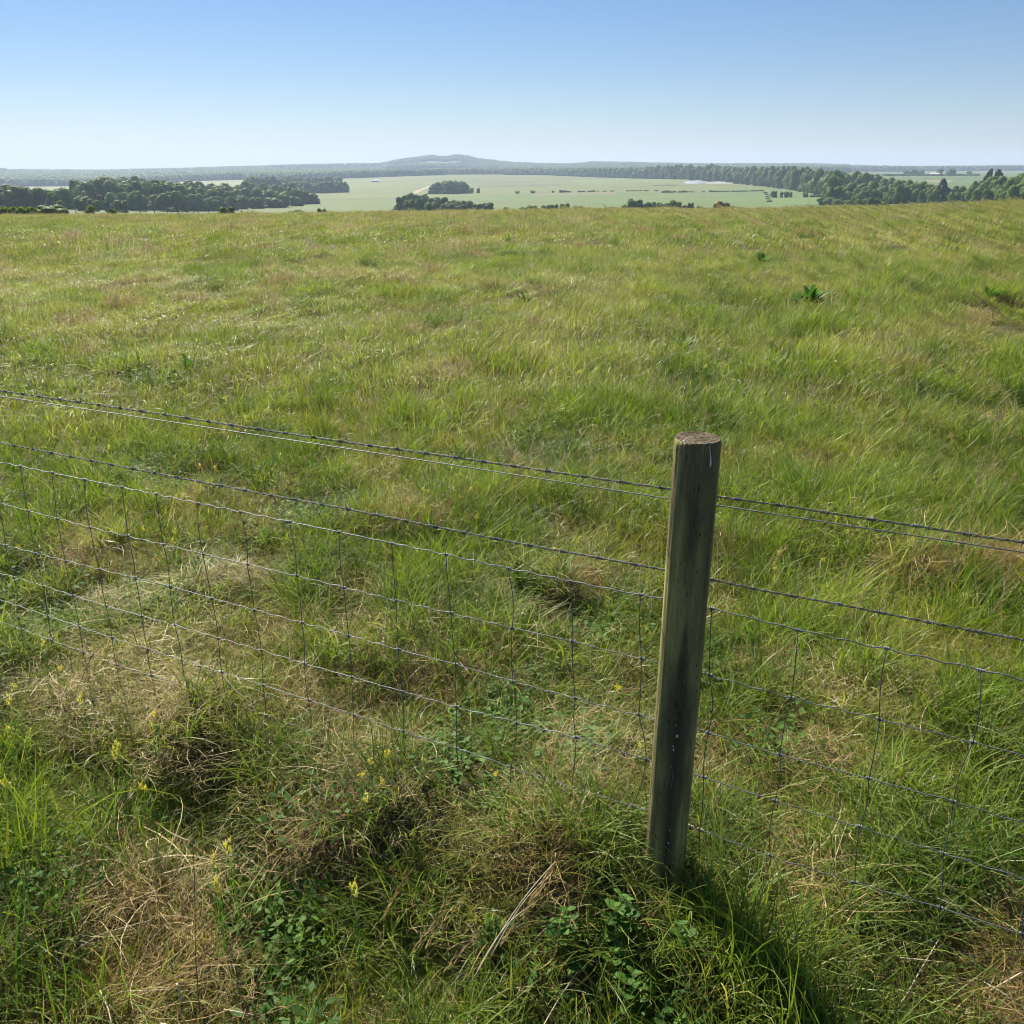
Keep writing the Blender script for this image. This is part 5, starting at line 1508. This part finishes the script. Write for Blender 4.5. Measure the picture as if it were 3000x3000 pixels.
stalk([(1450, 2155), (1560, 2180), (1740, 2245)], [.02, .03, .03], .0015, M['straw'], 'dry_stalk', 'long white stalk lying behind the netting left of the post')
stalk([(1355, 2195), (1500, 2130), (1640, 2060)], [.02, .04, .06], .0010, M['straw'], 'dry_stalk', 'fine straw crossing the long white stalk')
stalk([(800, 1900), (860, 1830), (930, 1750)], [.02, .04, .06], .0012, M['straw'], 'dry_stalk', 'thin straw behind the netting left of centre')
stalk([(1330, 1930), (1400, 2010), (1460, 2080)], [.05, .04, .02], .0013, M['straw'], 'dry_stalk', 'tan stalk sloping down behind the middle netting')
stalk([(1530, 1390), (1560, 1290), (1590, 1170), (1612, 1085)], [.02, .12, .26, .38], .0028, M['darkstem'], 'tall_stem', 'tall thin dark stem leaning right above the barbed wire', group=None)
stalk([(575, 2960), (556, 2700), (553, 2450), (538, 2230)], [.02, .16, .32, .50], .0010, M['darkstem'], 'tall_stem', 'tall thin dark stem in the left foreground below the netting', group=None)

def seed_head(px0, py0, px1, py1, h, label, seed, pale=False):
    rs = np.random.RandomState(seed)
    A = at_height(px0, py0, .02); B = at_height(px1, py1, h)
    e = empty('seed_head', tuple(A)); tag(e, label, 'grass head', 'drooping grass seed heads')
    t = np.linspace(0, 1, 12)[:, None]
    P = (B - A) * t + np.array([0, 0, 1]) * np.sin(t * math.pi) * .03
    MB().tube(P, np.linspace(.0013, .0006, 12), 5).build('stem', M['straw'] if pale else M['leaf'], e)
    d = (B - A) / np.linalg.norm(B - A)
    Vs, Qs, n = [], [], 0
    for k in range(26):
        c = P[-1] - d * (.13 * k / 26) + rs.normal(size=3) * .003
        v, q, al, rn = blades(rs, 1, .0004, (.022, .004), (.0035, .0006), (0, .05), (.2, .2), 0, 3, floor=None)
        M3 = np.array(Vector(d + rs.normal(size=3) * .22).to_track_quat('Z', 'Y').to_matrix())
        Vs.append(v @ M3.T + c); Qs.append(q + n); n += len(v)
    obj('spikelets', mesh_np('spikelets', np.vstack(Vs), np.vstack(Qs), [M['dry']], attrs={'rnd': rs.uniform(.45 if pale else .25, 1, n)}), e)
seed_head(1380, 2880, 1640, 2510, .20, 'long seed head leaning right, topmost of those left of the post', 1, True)
seed_head(1400, 2840, 1560, 2650, .15, 'curved purplish seed head under the topmost one', 2, True)
seed_head(1440, 2800, 1615, 2560, .17, 'seed head between the topmost and the purplish one', 3, True)
seed_head(1200, 2850, 1345, 2640, .13, 'brownish seed head left of the leaning group', 4)
seed_head(1180, 2830, 1300, 2660, .12, 'leftmost greenish seed head of the leaning group', 5)
seed_head(1290, 2860, 1400, 2730, .11, 'small tan seed head below the leaning group', 6)
seed_head(1110, 2700, 1190, 2560, .12, 'dark purple seed head left of centre near the bottom', 7)
seed_head(240, 1990, 320, 1880, .20, 'dark seed head over the second lowest wire at left', 8)
seed_head(2180, 1760, 2300, 1605, .30, 'pale feathery head right of the post between the barbed wires', 9, True)
seed_head(2450, 1420, 2505, 1310, .38, 'white seed head above the barbed wire right of the post', 10, True)
seed_head(2110, 1380, 2140, 1310, .38, 'pale seed head just right of the post top', 11, True)
seed_head(2630, 1900, 2660, 1790, .25, 'straw-coloured head beside the netting right of the post', 12, True)
seed_head(1880, 1250, 1935, 1215, .34, 'small white head just left of the post top', 13, True)
seed_head(2740, 1350, 2790, 1265, .4, 'pale seed head in the meadow right of the white one', 14, True)

# ------------------------------------------------------------------ vapour trails high in the sky
M['trail'] = simple_mat('vapour', (.8, .8, .8), rough=1)
def trail(px0, py0, px1, py1, r, label):
    A, B = [Vector(ray(px, py)).normalized() for px, py in ((px0, py0), (px1, py1))]
    A = A * (9000 / A.z) if A.z > .05 else A * 30000
    B = B * (9000 / B.z) if B.z > .05 else B * 30000
    P = [A.lerp(B, t) for t in np.linspace(0, 1, 6)]
    o = MB().tube([tuple(p - A) for p in P], [r * .2, r, r, r, r * .7, r * .2], 8).build('vapour_trail', M['trail'], None, loc=tuple(A)); tag(o, label, 'vapour trail', 'vapour trails in the sky')
trail(1196, 141, 1252, 145, 22, 'longer faint vapour trail high in the middle of the sky')
trail(950, 252, 982, 255, 26, 'faint short vapour trail left of and below the longer one')
trail(524, 238, 528, 246, 30, 'tiny bright vapour trail in the left part of the sky')

# ------------------------------------------------------------------ haze
def haze():
    x, y0, y1, z0, z1 = 9500, -3000, 9800, -75, 135
    v = [(-x, y0, z0), (x, y0, z0), (x, y1, z0), (-x, y1, z0), (-x, y0, z1), (x, y0, z1), (x, y1, z1), (-x, y1, z1)]
    f = [(0, 3, 2, 1), (4, 5, 6, 7), (0, 1, 5, 4), (1, 2, 6, 5), (2, 3, 7, 6), (3, 0, 4, 7)]
    m, nd, lk = new_mat('haze_air')
    out = N(nd, "ShaderNodeOutputMaterial"); pv = N(nd, "ShaderNodeVolumePrincipled")
    pv.inputs["Color"].default_value = (.58, .74, 1.0, 1)
    pv.inputs["Density"].default_value = HAZE
    pv.inputs["Anisotropy"].default_value = .12
    lk.new(pv.outputs[0], out.inputs["Volume"])
    o = MB().poly(np.array(v, float), f).build('haze', m, None, smooth=False)
    tag(o, 'pale blue summer haze over the valley', 'haze', kind='stuff')
HAZE = 1.6e-4
haze()
print('objects', len(bpy.data.objects))
